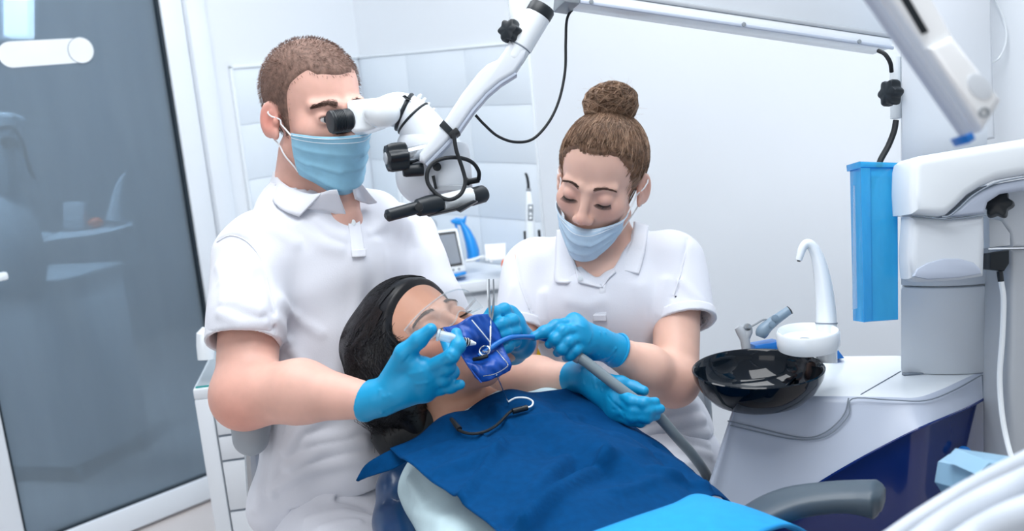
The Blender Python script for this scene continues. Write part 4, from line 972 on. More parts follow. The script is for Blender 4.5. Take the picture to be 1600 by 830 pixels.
        for ln in st_: MB().tube([p+nrm(p-s.c)*.0008 for p in ln], .0005, 4).out('stitch_line', 'elastic', m_)
        for sx in ears:
            e = g[:, -1] if sx > 0 else g[:, 0]
            for jj, ez in ((2, .020), (nv-3, -.024)):
                p0 = e[jj]; pe = s.W((sx*.0805, -.024 if ez > 0 else -.012, ez)); n_ = 9
                ln = np.array([p0*(1-t_)+pe*t_ for t_ in np.linspace(0, 1, n_)]); ln[1:] = np.where((f(ln[1:]) < .0022)[:, None], s.onto(ln[1:], .0022), ln[1:])
                MB().tube(cr(list(ln), 3), .0013, 7).out('ear_loop', 'elastic', m_)
        return m_
def hair_shell(hd, reg, off, extra=None, k=.004):
    """hair cap: the skull offset outwards, cut by a hairline field reg(local) > 0 inside"""
    sk = hd.skull
    def cf(p):
        t_ = np.clip(reg(hd.loc(p))/.013, 0, 1); t_ = t_*t_*(3-2*t_)
        return sk(p)+.0028-(off+.0028)*t_
    h = bbwrap(cf, sk.lo-off, sk.hi+off)
    if extra is not None: h = S_u(.012, h, extra)
    return h
def S_hand(wrist, mcp, fingers, thumb, sc=1., cuff=None, cr_=.030, palm=.0135, web=None):
    """gloved hand: wrist point, four knuckles, finger joint lists, thumb joint list"""
    wrist = np.asarray(wrist, float); fs = []
    pm = []
    for i, m in enumerate(mcp):
        m = np.asarray(m, float); pm.append(S_cone(wrist*.75+m*.25, m, .0165*sc, (palm-.001*(i == 3))*sc))
    for i in range(3): pm.append(S_cone(mcp[i], mcp[i+1], (palm-.001)*sc, (palm-.0015)*sc))
    mid = (np.asarray(mcp[0], float)+mcp[1]+mcp[2]+mcp[3])/4
    pm.append(S_cone(wrist, wrist*.5+mid*.5, .0235*sc, .020*sc))
    P_ = S_u(.014*sc, *pm)
    out = P_
    for i, fg in enumerate(fingers):
        r = np.array([.0108, .0098, .0090, .0078])*sc*(.9 if i == 3 else 1)
        ch = S_chain([mcp[i]]+list(fg), list(r[:len(fg)+1]), .006)
        jr = [S_ell(q, [r[min(j+1, 3)]*1.01]*3) for j, q in enumerate(fg[:-1])]
        out = S_u(.0045*sc, out, S_u(.006, ch, *jr[1:]))
    tr = [.017, .0135, .0112, .0088]
    th = S_chain(list(thumb), [x*sc for x in tr[:len(thumb)]], .006)
    out = S_u(.010*sc, out, th)
    if web is not None: out = S_u(.016*sc, out, S_cone(web[0], web[1], .009*sc, .009*sc))
    if cuff is not None:
        out = S_u(.012, out, S_cone(wrist, cuff, .0245*sc, cr_))
    return out
def glove(name, par, f, cuff, cdir, h=.0021, wr=None, cut=None):
    g = f
    if cut is not None: g = S_int(f, S_plane(cuff, cut), .002)
    fo = [((cuff, cuff), .001, 0)]
    o = S_mesh(g, h, name, 'glove', par)
    return o
def skin_tint(spots, base=(1, 1, 1)):
    def f(p):
        c = np.tile(np.array(base, float), (len(p), 1))
        for q, r, col, a in spots:
            w = (a*np.exp(-((p-q)**2).sum(1)/(r*r)))[:, None]; c = c*(1-w)+np.array(col)*w
        return c
    return f

# ---------------------------------------------------------------- the man at the microscope
def hitS(f, px, py, d0=1.0, d1=2.4, off=0.):
    """first point of solid f along the sight line through a pixel"""
    r = ray(px, py); l = np.linalg.norm(r); d = d0
    for _ in range(160):
        v = float(f((CAM+r*d)[None])[0])
        if v < .0004 or d > d1: break
        d += max(v, .0004)*.8/l
    return CAM+r*(d-off/l)
def hits(f, pts, off=0., **k): return [hitS(f, x, y, off=off, **k) for x, y in pts]
def flap(name, mat_, par, top, bot, n=7, m=7, th=.003):
    g = np.array([[np.asarray(a)*(1-v)+np.asarray(b)*v for a, b in zip(cr(top, n), cr(bot, n))] for v in np.linspace(0, 1, m)])
    nv, nu = g.shape[:2]; v = np.linspace(0, 1, nv)[:, None, None]
    return sheet(g, th).out(name, mat_, par, True, None)
man = thing('person', 'man in white polo and blue mask looking into the microscope', 'person', P(500, 1000, 1.7)*np.array([1, 1, 0]))
hd = Head(P(494, 178, 1.645), V3(.666, -.179, .724), V3(-.014, .968, .252), 1.0, lids=.0052)
frT = frame(V3(.60, -.08, .79), V3(.02, 1, .08))
rs, ls = P(396, 398, 1.60), P(636, 372, 1.82)
el, wr = P(383, 622, 1.50), P(572, 626, 1.415)
nb = P(478, 330, 1.71)
neck = S_cone(hd.W((0, -.026, -.07)), nb, .054, .060)
armR = S_u(.02, S_cone(rs, P(385, 600, 1.50), .050, .046), S_ell(P(380, 622, 1.495), (.049, .047, .047)), S_cone(P(388, 617, 1.495), P(470, 612, 1.455), .048, .0445), S_cone(P(470, 612, 1.455), wr, .0445, .0265))
elL, wrL = P(694, 575, 1.70), P(800, 536, 1.575)
armL = S_u(.02, S_cone(ls, elL, .05, .043), S_cone(elL, wrL, .043, .027))
core = S_u(.05, S_ell(P(515, 455, 1.70), (.150, .098, .145), frT), S_cone(rs, ls, .042, .042), S_ell(P(524, 640, 1.69), (.105, .09, .2), frT), S_cone(nb, P(500, 400, 1.69), .06, .08), S_cone(P(534, 292, 1.642), P(542, 330, 1.634), .032, .016))
trap = S_cone(P(455, 335, 1.70), P(420, 375, 1.64), .035, .035)
body = S_u(.014, hd.f, S_u(.03, neck, core, armR, armL))
red = (1.0, .80, .78)
tints = skin_tint([(hd.W((.082, -.012, -.004)), .026, (1.05, .62, .60), .75), (P(372, 650, 1.47), .05, (1.02, .72, .68), .7), (hd.W((.05, .03, -.06)), .03, (.80, .76, .76), .6), (hd.W((.03, .05, -.09)), .04, (.80, .76, .76), .6), (hd.W((.058, .02, -.03)), .02, (.82, .78, .78), .45), (hd.W((.05, .045, -.015)), .02, (1.02, .85, .82), .5)])
S_mesh(body, .0031, 'body', 'skin_m', man, tints, proj=1)
for sx in (1, -1): hd.eye(sx, man, (-.05, -.05))
hd.brow(man, 'brow', -.001, 330, .0036)
hd.lashes(man, False, 20)
hd.mask(man, 'mask', (12, 20), (-52, -36), 64)
# buzz cut
def reg_m(q):
    x, y, z = q[:, 0], q[:, 1], q[:, 2]
    h = np.interp(y, [-.12, -.06, -.034, -.022, .002, .006, .018, .026, .032, .042, .052, .064, .075, .09], [-.058, -.060, -.055, .006, .010, -.040, -.036, .030, .046, .058, .070, .066+.0, .078, .100])
    pk = .020*np.exp(-(x/.030)**2)*(y > .03)                    # forelock in the middle, receding at the temples
    h = h-pk+.018*np.exp(-((np.abs(x)-.046)/.014)**2)*(y > .036)*0
    return np.clip((z-h)*.8, -.02, .02)
cap = hair_shell(hd, reg_m, .0022)
hs = S_mesh(cap, .0028, 'hair', 'hair_m', man)
vv = np.array([v.co[:] for v in hs.data.vertices])+root_loc(hs); lq = hd.loc(vv)
def buzz(n, ln):
    i = rng.integers(0, len(vv), n); p = vv[i]+rng.normal(size=(n, 3))*.0012; q = hd.loc(p); ok = reg_m(q) > .0025+rng.random(n)*.010
    p = hd.onto(p[ok], .0016, 3, S_off(cap, 0)); c = hd.W((0, -.014, .03)); nn = p-c; nn /= np.linalg.norm(nn, axis=1, keepdims=True)
    dn = np.cross(np.cross(nn, hd.fr @ np.array([0, .75, -.6])), nn); d = nn*.55+dn*.8+rng.normal(size=nn.shape)*.18
    return np.stack([p+d*ln*t for t in (0, .5, 1)], 1)
strands('hair_strand', 'hair_m', man, buzz(15000, .0052), .00035, .5)
# trousers
tr = S_u(.05, S_ell(P(535, 805, 1.70), (.135, .125, .11), frT), S_cone(P(512, 838, 1.63), P(560, 960, 1.42), .092, .075), S_cone(P(560, 830, 1.74), P(690, 900, 1.50), .088, .075), S_cone(P(560, 960, 1.42), P(560, 1400, 1.62), .07, .05), S_cone(P(690, 900, 1.50), P(700, 1350, 1.66), .07, .05))
tr = S_disp(tr, creases([(hits(tr, l_), w, h) for l_, w, h in [([(435, 790), (470, 775), (520, 778)], .008, .006), ([(480, 812), (540, 800), (590, 812)], .008, .006), ([(520, 778), (570, 790), (600, 815)], .007, -.005), ([(500, 825), (560, 815)], .007, .005)]]))
S_mesh(tr, .005, 'trousers', 'trousers', man)
# polo shirt
torso = S_u(.045, S_ell(P(515, 460, 1.70), (.166, .112, .155), frT), S_cone(P(462, 338, 1.672), P(590, 342, 1.725), .055, .047), S_cone(P(420, 388, 1.62), P(622, 366, 1.81), .058, .054), S_cone(nb, P(505, 420, 1.69), .072, .10), S_ell(P(524, 610, 1.69), (.124, .114, .18), frT), S_ell(P(530, 735, 1.69), (.128, .122, .11), frT))
flare = S_u(.03, S_ell(P(452, 735, 1.60), (.040, .045, .11), frT), S_ell(P(418, 790, 1.585), (.030, .03, .045), frT), S_cone(P(440, 700, 1.60), P(412, 800, 1.58), .022, .018))
torso = S_u(.04, torso, flare)
slR = S_u(.02, S_cone(P(398, 402, 1.605), P(384, 500, 1.53), .066, .058), S_cone(P(384, 500, 1.53), P(379, 560, 1.505), .058, .056))
slL = S_u(.02, S_cone(P(634, 378, 1.82), P(678, 490, 1.74), .062, .058), S_cone(P(678, 490, 1.74), P(690, 540, 1.72), .058, .055))
axR = nrm(P(379, 560, 1.505)-P(384, 480, 1.535))
hemR = P(380, 536, 1.515)
slR = S_int(slR, S_plane(hemR, axR+V3(.0, 0, .10)), .003)
shirt0 = S_u(.028, torso, slR, slL)
F1 = hits(shirt0, [(339, 378), (360, 368), (384, 376), (404, 398), (418, 432), (428, 480), (430, 520)])
folds = [(F1, .0045, -.0035)]
for l_, w, h in [([(432, 500), (452, 540), (476, 575)], .010, .006), ([(440, 470), (468, 500), (500, 520)], .010, .004), ([(350, 440), (372, 470), (405, 486)], .010, .006), ([(345, 490), (375, 505), (415, 505)], .008, .005), ([(340, 415), (352, 440), (350, 470)], .009, .004), ([(392, 420), (380, 450), (362, 470)], .009, .004),
        ([(445, 700), (470, 668), (520, 640)], .012, .009), ([(455, 730), (500, 705), (570, 690)], .011, .010), ([(430, 760), (470, 738), (540, 722), (600, 715)], .010, .010), ([(418, 690), (412, 740), (400, 795)], .009, .008), ([(436, 660), (432, 710), (424, 770)], .009, .008), ([(455, 640), (446, 690)], .009, .006), ([(446, 600), (470, 620), (520, 625)], .012, .006), ([(438, 560), (452, 590), (470, 600)], .01, .005),
        ([(560, 400), (562, 450), (556, 520), (552, 600)], .014, .006), ([(590, 380), (600, 430), (592, 500)], .014, .006), ([(640, 350), (655, 390), (662, 440)], .012, .006), ([(498, 345), (520, 365), (536, 372)], .010, .005), ([(470, 350), (500, 380), (530, 390)], .012, .004), ([(580, 660), (540, 680), (480, 690)], .010, .007), ([(610, 330), (600, 350), (580, 365)], .010, .004), ([(400, 345), (430, 360), (460, 380)], .012, .004)]:
    folds.append((hits(shirt0, l_), w, h))
shirt = S_disp(shirt0, creases(folds), .012)
shirt = S_disp(shirt, waves([((9, 2, 5), .0012, 0), ((3, 11, -6), .0010, 1), ((-6, 5, 12), .0008, 2)]))
# openings: neck, V, sleeve mouth, hem
vopen = S_u(.01, S_cone(hd.W((0, -.026, -.05)), P(484, 322, 1.70), .060, .064), S_chain([P(536, 284, 1.60), P(541, 310, 1.60), P(544, 336, 1.595)], [.026, .014, .003], .006))
shirt = S_sub(shirt, vopen, .003)
shirt = S_sub(shirt, S_cone(hemR+axR*.03, hemR-axR*.03, .0515, .049), .003)
hemn = frT @ np.array([0, 0, -1.])
shirt = S_int(shirt, S_u(.0, S_plane(P(500, 782, 1.58), nrm(V3(.10, -1, -.35))), S_ell(P(412, 770, 1.59), (.05, .06, .075), frT)), .004)
sh = S_mesh(shirt, .0038, 'polo_shirt', 'polo', man)
# sleeve band, collar, placket and button
bd_ = S_int(S_sub(S_off(S_cone(hemR-axR*.06, hemR+axR*.02, .0572, .0562), .0012), S_cone(hemR-axR*.07, hemR+axR*.03, .0535, .0525), .001), S_int(S_plane(hemR+axR*.001, axR+V3(0, 0, .10)), S_plane(hemR-axR*.024, -axR-V3(0, 0, .10)), .001), .001)
dep = lambda f, x, y: float((hitS(f, x, y)-CAM) @ FW)
skinneck = S_u(.03, neck, hd.f)
flap('collar', 'polo_band', sh, [P(429, 268, 1.685), P(440, 284, 1.645), P(460, 297, 1.615), P(485, 304, 1.595), P(503, 302, 1.588)], [P(419, 300, 1.70), hitS(shirt, 430, 318, off=.006), hitS(shirt, 444, 329, off=.007), hitS(shirt, 457, 335, off=.008), hitS(shirt, 467, 339, off=.008)], th=.004)
flap('collar', 'polo_band', sh, [P(547, 275, 1.598), P(555, 279, 1.604), P(564, 287, 1.622)], [P(556, 311, min(1.612, dep(shirt0, 556, 311)-.008)), P(572, 318, dep(shirt0, 572, 318)-.008), P(589, 316, min(1.66, dep(shirt0, 585, 320)-.006))], th=.004)
flap('collar_stand', 'polo_band', sh, [P(503, 301, 1.588), P(514, 298, 1.582), P(526, 297, 1.578)], [hitS(shirt0, 480, 326, off=.007), hitS(shirt0, 512, 330, off=.006), hitS(shirt0, 543, 341, off=.005)], th=.003)
flap('placket', 'polo_band', sh, hits(shirt0, [(543, 340), (551, 334), (558, 326)], .004), hits(shirt, [(550, 402), (560, 402), (571, 401)], .003), th=.003)
flap('placket_stitch', 'polo_band', sh, hits(shirt, [(549, 390), (560, 390), (572, 389)], .0055), hits(shirt, [(550, 402), (560, 402), (572, 401)], .0055), th=.0015)
MB().lathe(hitS(shirt, 551, 348, off=.006), BK, [(.0048, -.001), (.0052, .0006), (.0035, .001), (.001, .0006)], 16).out('button', 'white_gloss', sh)
for l_ in (F1,):
    MB().tube(cr([p+BK*.0008 for p in hits(shirt, [(339, 378), (360, 368), (384, 376), (404, 398), (418, 432), (428, 480), (430, 520)])], 5), .0008, 6).out('armhole_seam', 'polo_band', sh)
S_mesh(bd_, .0028, 'sleeve_band', 'polo_band', sh)
# gloves
def PP(*a): return [P(*q) for q in a]
gR = S_hand(P(592, 622, 1.405), PP((664, 578, 1.372), (668, 590, 1.378), (668, 601, 1.386), (664, 612, 1.394)),
            [PP((706, 556, 1.345), (716, 540, 1.350), (713, 521, 1.358)), PP((700, 574, 1.358), (706, 556, 1.380), (696, 532, 1.392)), PP((694, 592, 1.370), (706, 582, 1.388), (700, 566, 1.40)), PP((688, 607, 1.385), (704, 604, 1.378), (719, 601, 1.372))],
            PP((612, 592, 1.392), (632, 552, 1.372), (655, 531, 1.362), (673, 515, 1.358)), 1.0, P(570, 626, 1.415), .0305, web=PP((640, 565, 1.375), (655, 572, 1.372)))
gR = S_disp(gR, creases([(hits(gR, l_), .0022, h) for l_, h in [([(600, 620), (604, 650)], .0016), ([(593, 610), (597, 645)], .0018), ([(608, 618), (613, 645)], .0012), ([(640, 585), (660, 580)], .001), ([(628, 570), (640, 556)], -.0012), ([(650, 600), (668, 598)], .001), ([(690, 566), (698, 560)], -.0012), ([(700, 553), (708, 560)], -.0012)]]))
cfd = nrm(P(560, 626, 1.42)-P(600, 621, 1.40))
gR = S_int(gR, S_plane(P(573, 626, 1.415), cfd+V3(.0, .32, 0)*1.0), .0015)
g1 = S_mesh(gR, .002, 'glove', 'glove', man)
gL = S_hand(P(812, 536, 1.575), PP((795, 492, 1.53), (803, 505, 1.53), (806, 519, 1.535), (806, 534, 1.54)),
            [PP((788, 484, 1.486), (770, 489, 1.468), (757, 499, 1.462)), PP((801, 501, 1.484), (784, 506, 1.462), (770, 513, 1.458)), PP((804, 517, 1.486), (788, 522, 1.464), (774, 527, 1.46)), PP((804, 534, 1.490), (793, 542, 1.472), (784, 549, 1.466))],
            PP((802, 530, 1.56), (785, 515, 1.52), (772, 510, 1.495), (762, 507, 1.482)), .96, P(800, 542, 1.60), .030)
g2 = S_mesh(gL, .0022, 'glove', 'glove', man)
# wheeled stool with rounded grey armrest
t = thing('operator_stool', 'grey operator stool with rounded armrest under the man', 'stool', P(500, 1000, 1.75)*np.array([1, 1, 0]))
S_mesh(S_u(.02, S_cone(P(392, 655, 1.535), P(392, 684, 1.535), .0285, .028), S_cone(P(392, 650, 1.54), P(391, 655, 1.72), .027, .026)), .004, 'armrest', 'seat_grey', t)
sc_ = P(500, 1000, 1.75)*np.array([1, 1, 0]); szt = float(P(500, 900, 1.75)[2])-.02
MB().lathe(sc_+Z_*(szt-.07), Z_, [(.14, 0), (.18, .01), (.19, .035), (.17, .06), (.05, .065)], 32).out('seat', 'seat_grey', t)
MB().lathe(sc_, Z_, [(.03, .08), (.03, .2), (.022, .21), (.022, szt-.06)], 20).out('post', 'chrome', t)
MB().tube([P(391, 655, 1.72), P(400, 800, 1.76), sc_+Z_*(szt-.05)], .014, 10).out('armrest_post', 'steel', t)
for i in range(5):
    a = i*2*pi/5; q = sc_+np.array([cos(a), sin(a), 0])*.25
    MB().bar(sc_+Z_*.09, q+Z_*.07, .03, .025, .004).out('leg', 'grey_plastic', t); MB().lathe(q+Z_*.03-np.array([-sin(a), cos(a), 0])*.012, np.array([-sin(a), cos(a), 0]), [(.01, 0), (.028, .002), (.03, .012), (.028, .022), (.01, .024)], 16).out('caster', 'black_plastic', t)

# ---------------------------------------------------------------- the assisting woman
wom = thing('person', 'woman with hair bun and lowered blue mask holding the suction hose', 'person', P(960, 1000, 1.85)*np.array([1, 1, 0]))
hw = Head(P(938, 283, 1.755), V3(-.37, -.44, .82), V3(.05, .887, .459), .97, True, True)
frW = frame(V3(-.18, -.12, .97), V3(.03, 1, .12))
ls_, rs_ = P(1058, 412, 1.80), P(826, 420, 1.86)
nbw = P(945, 405, 1.84)
neck = S_cone(hw.W((0, -.030, -.06)), nbw, .045, .050)
elw, wlw = P(1054, 596, 1.69), P(952, 545, 1.605)
armL = S_u(.02, S_cone(ls_, P(1056, 590, 1.695), .044, .039), S_ell(P(1052, 598, 1.69), (.040, .038, .038)), S_cone(P(1050, 597, 1.685), P(1010, 575, 1.65), .040, .036), S_cone(P(1010, 575, 1.65), wlw, .036, .0235))
elr, wrr = P(798, 588, 1.76), P(898, 592, 1.63)
armR = S_u(.02, S_cone(rs_, elr, .044, .038), S_cone(elr, P(840, 592, 1.71), .040, .036), S_cone(P(840, 592, 1.71), wrr, .036, .0235))
core = S_u(.05, S_ell(P(944, 480, 1.85), (.130, .085, .13), frW), S_cone(rs_, ls_, .036, .036), S_ell(P(955, 590, 1.85), (.09, .07, .13), frW), S_cone(nbw, P(944, 450, 1.835), .05, .07), S_cone(P(905, 425, 1.80), P(975, 425, 1.80), .03, .03))
body = S_u(.014, hw.f, S_u(.03, neck, core, armL, armR))
S_mesh(body, .0031, 'body', 'skin_f', wom, skin_tint([(hw.W((0, .108, -.034)), .016, (1.03, .84, .82), .5), (hw.W((.04, .07, -.02)), .025, (1.03, .86, .84), .5), (hw.W((-.04, .07, -.02)), .025, (1.03, .86, .84), .5), (hw.W((-.079, -.012, 0)), .025, (1.03, .8, .76), .6), (P(1052, 620, 1.65), .045, (1.02, .84, .82), .5), (hw.W((.031, .085, .006)), .012, (.93, .80, .82), .5), (hw.W((-.031, .085, .006)), .012, (.93, .80, .82), .5)]), proj=1)
hw.brow(wom, 'brow', -.001, 320, .0016)
hw.lashes(wom, True, 30)
hw.mask(wom, 'mask_pale', (-3, 13), (-58, -22), 58, .005)
MB().sph(hw.W((-.080, .002, -.031)), .0022, 12).out('earring', 'chrome', wom)
# combed-back hair, a bun at the crown
def reg_w(q):
    x, y, z = q[:, 0], q[:, 1], q[:, 2]
    h = np.interp(y, [-.12, -.07, -.034, -.02, .004, .010, .020, .032, .046, .060, .072, .084, .1], [-.055, -.058, -.040, .012, .014, -.012, .006, .032, .052, .066, .074, .082, .10])
    h = h+.010*np.exp(-((np.abs(x)-.036)/.016)**2)*(y > .03)
    return np.clip((z-h)*.8, -.02, .02)
BUN = hw.W((-.004, -.058, .124))+V3(-.012, -.010, 0); BB = hw.W((-.002, -.046, .098))
capw = hair_shell(hw, reg_w, .0055, None, .006)
capw = S_u(.012, capw, S_cone(BB, BUN, .024, .022))
grw = waves([((60, 20, 10), .0009, 0), ((20, 75, 15), .0007, 1)])
S_mesh(S_disp(capw, grw), .0026, 'hair', 'hair_f', wom)
def combed(n, off):
    th = rng.random(n)*2*pi; L_ = []
    y = rng.random(n)
    q = np.stack([.075*np.sin(th), .085*np.cos(th), .03+.0*th], 1)
    # roots along the hairline: march down each meridian to where the hairline is
    lines = []
    for a in th:
        dx, dy = sin(a)*.075, cos(a)*.092
        zz_ = np.linspace(.10, -.055, 40); pts = np.stack([dx*np.sqrt(np.clip(1-((zz_-.035)/.09)**2, .02, 1)), -.014+dy*np.sqrt(np.clip(1-((zz_-.035)/.09)**2, .02, 1)), zz_], 1)
        ok = reg_w(pts) > 0; r0 = pts[np.nonzero(ok)[0][-1]] if ok.any() else pts[0]
        r0 = r0+(np.array([0, -.046, .098])-r0)*rng.random()**2*.6
        lines.append([r0*(1-t)+(np.array([-.002, -.048, .104])+rng.normal(size=3)*.006)*t for t in np.linspace(0, 1, 12)])
    L_ = np.array(lines); c = np.array([0, -.014, .03]); d = L_-c; L_ = c+d/np.linalg.norm(d, axis=2, keepdims=True)*.13
    w = hw.onto(hw.WL(L_.reshape(-1, 3)), off, 8, capw).reshape(L_.shape)
    return w+rng.normal(size=(n, 1, 3))*.0008
strands('hair_strand', 'hair_f', wom, combed(2600, .0006), .0005, .6)
strands('hair_strand', 'hair_f2', wom, combed(1300, .0009), .0004, .6)
bunS = S_disp(S_u(.014, S_ell(BUN+V3(0, .012, 0), (.042, .040, .036), np.stack([RT, UP, BK], 1)), S_ell(BUN+V3(-.022, .012, .012), (.024, .026, .024)), S_ell(BUN+V3(.016, .02, .012), (.026, .028, .026))), waves([((40, 20, 55), .0015, 0), ((-25, 60, 20), .0014, 1)]))
S_mesh(bunS, .003, 'hair_bun', 'hair_f', wom)
BCt = BUN+V3(0, .012, 0)
def swirl(n, off):
    L_ = []
    for _ in range(n):
        ax = nrm(V3(.25, .9, .35)+rng.normal(size=3)*.45); fr = framez(ax); a0 = rng.random()*2*pi; lat = rng.normal()*.5; sp = 1.6+rng.random()*1.6
        L_.append([BCt+.07*(cos(lat+.25*t)*(fr[:, 0]*cos(a0+sp*t)+fr[:, 1]*sin(a0+sp*t))+sin(lat+.25*t)*fr[:, 2]) for t in np.linspace(0, 1, 14)])
    L_ = np.array(L_); return hw.onto(L_.reshape(-1, 3), off, 8, bunS).reshape(L_.shape)
strands('bun_strand', 'hair_f', wom, swirl(1100, .0008), .0006, .6); strands('bun_strand', 'hair_f2', wom, swirl(700, .0012), .0005, .6)
fl_ = []
for _ in range(34):
    an = rng.uniform(-.6, 3.7); p0 = BCt+V3(.038*cos(an), .036*sin(an), .0); d = V3(.012*cos(an)+rng.normal()*.01, .010*sin(an)+rng.normal()*.006, rng.normal()*.006)
    fl_.append([p0+d*t+V3(.006*sin(3*t), 0, 0) for t in np.linspace(0, 1, 6)])
strands('flyaway_hair', 'hair_f2', wom, fl_, .0002, .4)
# trousers and shirt
trw = S_u(.05, S_ell(P(1000, 740, 1.84), (.15, .12, .11), frW), S_cone(P(1035, 740, 1.80), P(1000, 860, 1.45), .085, .07), S_cone(P(940, 750, 1.82), P(900, 860, 1.5), .085, .07), S_cone(P(1000, 860, 1.45), P(1000, 1300, 1.55), .06, .05), S_cone(P(900, 860, 1.5), P(920, 1300, 1.58), .06, .05), S_ell(P(1068, 715, 1.82), (.055, .07, .06)))
S_mesh(S_disp(trw, creases([(hits(trw, l_), .008, .006) for l_ in ([(1010, 690), (1060, 682), (1105, 695)], [(1020, 712), (1070, 702), (1110, 712)], [(1040, 735), (1080, 722)])])), .005, 'trousers', 'trousers', wom)
torso = S_u(.05, S_ell(P(944, 480, 1.855), (.150, .098, .135), frW), S_cone(P(846, 420, 1.86), P(1040, 408, 1.805), .050, .050), S_cone(nbw, P(944, 440, 1.84), .062, .085), S_ell(P(955, 600, 1.85), (.118, .092, .15), frW), S_ell(P(1000, 690, 1.84), (.135, .105, .09), frW), S_ell(P(1060, 660, 1.82), (.05, .06, .06)), S_ell(P(905, 485, 1.79), (.06, .05, .06), frW), S_ell(P(990, 480, 1.775), (.06, .05, .06), frW))
aL = nrm(P(1072, 520, 1.735)-P(1060, 420, 1.79)); A1_, B1_ = P(1054, 412, 1.80), P(1075, 525, 1.73); aL = nrm(B1_-A1_); hL = A1_+(B1_-A1_)*.82
slL = S_int(S_cone(P(1054, 412, 1.80), P(1075, 525, 1.73), .056, .050), S_plane(hL, aL), .003)
aR = nrm(P(808, 540, 1.80)-P(824, 440, 1.85)); A2_, B2_ = P(832, 422, 1.86), P(808, 545, 1.795); aR = nrm(B2_-A2_); hR = A2_+(B2_-A2_)*.78
slR = S_int(S_cone(P(832, 422, 1.86), P(808, 545, 1.795), .056, .050), S_plane(hR, aR), .003)
shirt0 = S_u(.022, torso, slL, slR)
folds = [(hits(shirt0, [(1074, 372), (1070, 400), (1064, 425), (1054, 460), (1046, 500)]), .004, -.003), (hits(shirt0, [(803, 396), (808, 425), (815, 452), (826, 480), (838, 506)]), .004, -.003)]
for l_, w, h in [([(1040, 440), (1030, 490), (1028, 540)], .010, .005), ([(1000, 450), (1010, 500), (1005, 550)], .012, .004), ([(850, 460), (850, 500), (862, 540)], .010, .005), ([(930, 520), (945, 560), (950, 600)], .012, .004), ([(1000, 660), (1050, 640), (1085, 632)], .009, .008), ([(990, 685), (1040, 668), (1098, 655)], .009, .009), ([(1010, 700), (1060, 685), (1105, 676)], .008, .008), ([(1030, 640), (1070, 622)], .009, .006), ([(1065, 440), (1085, 460), (1096, 470)], .009, .004), ([(800, 450), (790, 480)], .009, .004), ([(890, 470), (920, 478), (940, 470)], .012, .003)]:
    folds.append((hits(shirt0, l_), w, h))
shirt = S_disp(S_disp(shirt0, creases(folds), .012), waves([((9, 2, 5), .0010, 0), ((3, 11, -6), .0009, 1)]))
vo = S_u(.012, S_cone(hw.W((0, -.03, -.05)), P(942, 392, 1.84), .052, .058), S_chain([P(938, 370, 1.78), P(935, 400, 1.755), P(932, 428, 1.745)], [.055, .034, .006], .012))
shirt = S_sub(shirt, vo, .003)
shirt = S_sub(shirt, S_cone(hL+aL*.03, hL-aL*.025, .046, .045), .003); shirt = S_sub(shirt, S_cone(hR+aR*.03, hR-aR*.025, .046, .045), .003)
shirt = S_int(shirt, S_plane(P(1060, 690, 1.75), nrm(V3(-.05, -1, -.2))), .005)
sh = S_mesh(shirt, .0038, 'polo_shirt', 'polo', wom)
# collar
def cs(pts, off): return [hitS(shirt, x, y, off=off) for x, y in pts]
flap('collar', 'polo_band', sh, [P(883, 358, 1.80), P(888, 384, 1.775), P(896, 405, 1.762), P(902, 422, 1.755), P(903, 441, 1.752)], [P(871, 360, 1.825)]+cs([(869, 385), (868, 410), (867, 439), (885, 442)], .006), th=.004)
flap('collar', 'polo_band', sh, [P(991, 346, 1.80), P(988, 374, 1.775), P(978, 394, 1.762), P(966, 410, 1.755), P(959, 421, 1.752)], [P(1013, 354, 1.82)]+cs([(1010, 376), (1007, 395), (1002, 415), (998, 428)], .006), th=.004)
flap('collar_stand', 'polo_band', sh, [P(899, 420, 1.756), P(912, 430, 1.752), P(932, 437, 1.750)], cs([(903, 441), (915, 444), (941, 450)], .004), th=.003)
flap('collar_stand', 'polo_band', sh, [P(960, 419, 1.754), P(946, 426, 1.752), P(933, 437, 1.750)], cs([(962, 425), (950, 436), (942, 450)], .004), th=.003)
flap('placket', 'polo_band', sh, cs([(938, 447), (942, 448), (946, 444)], .003), cs([(926, 502), (938, 503), (948, 503)], .003), th=.0025)
flap('placket_stitch', 'polo_band', sh, cs([(927, 492), (937, 492), (947, 492)], .005), cs([(927, 502), (937, 502), (947, 502)], .005), th=.0012)
MB().lathe(hitS(shirt, 907, 435, off=.009), BK, [(.0045, -.001), (.005, .0006), (.0035, .001), (.001, .0006)], 16).out('button', 'white_gloss', sh)
for h_, a_ in ((hL, aL), (hR, aR)):
    bd_ = S_int(S_sub(S_cone(h_-a_*.04, h_+a_*.02, .0560, .0545), S_cone(h_-a_*.05, h_+a_*.03, .0485, .0480), .001), S_int(S_plane(h_+a_*.001, a_), S_plane(h_-a_*.016, -a_), .001), .001)
    S_mesh(bd_, .0028, 'sleeve_band', 'polo_band', sh)
for l_ in ([(1074, 372), (1070, 400), (1064, 425), (1054, 460), (1046, 500)], [(803, 396), (808, 425), (815, 452), (826, 480), (838, 506)]):
    MB().tube(cr([p+BK*.0008 for p in hits(shirt, l_)], 5), .0009, 6).out('armhole_seam', 'polo_band', sh)
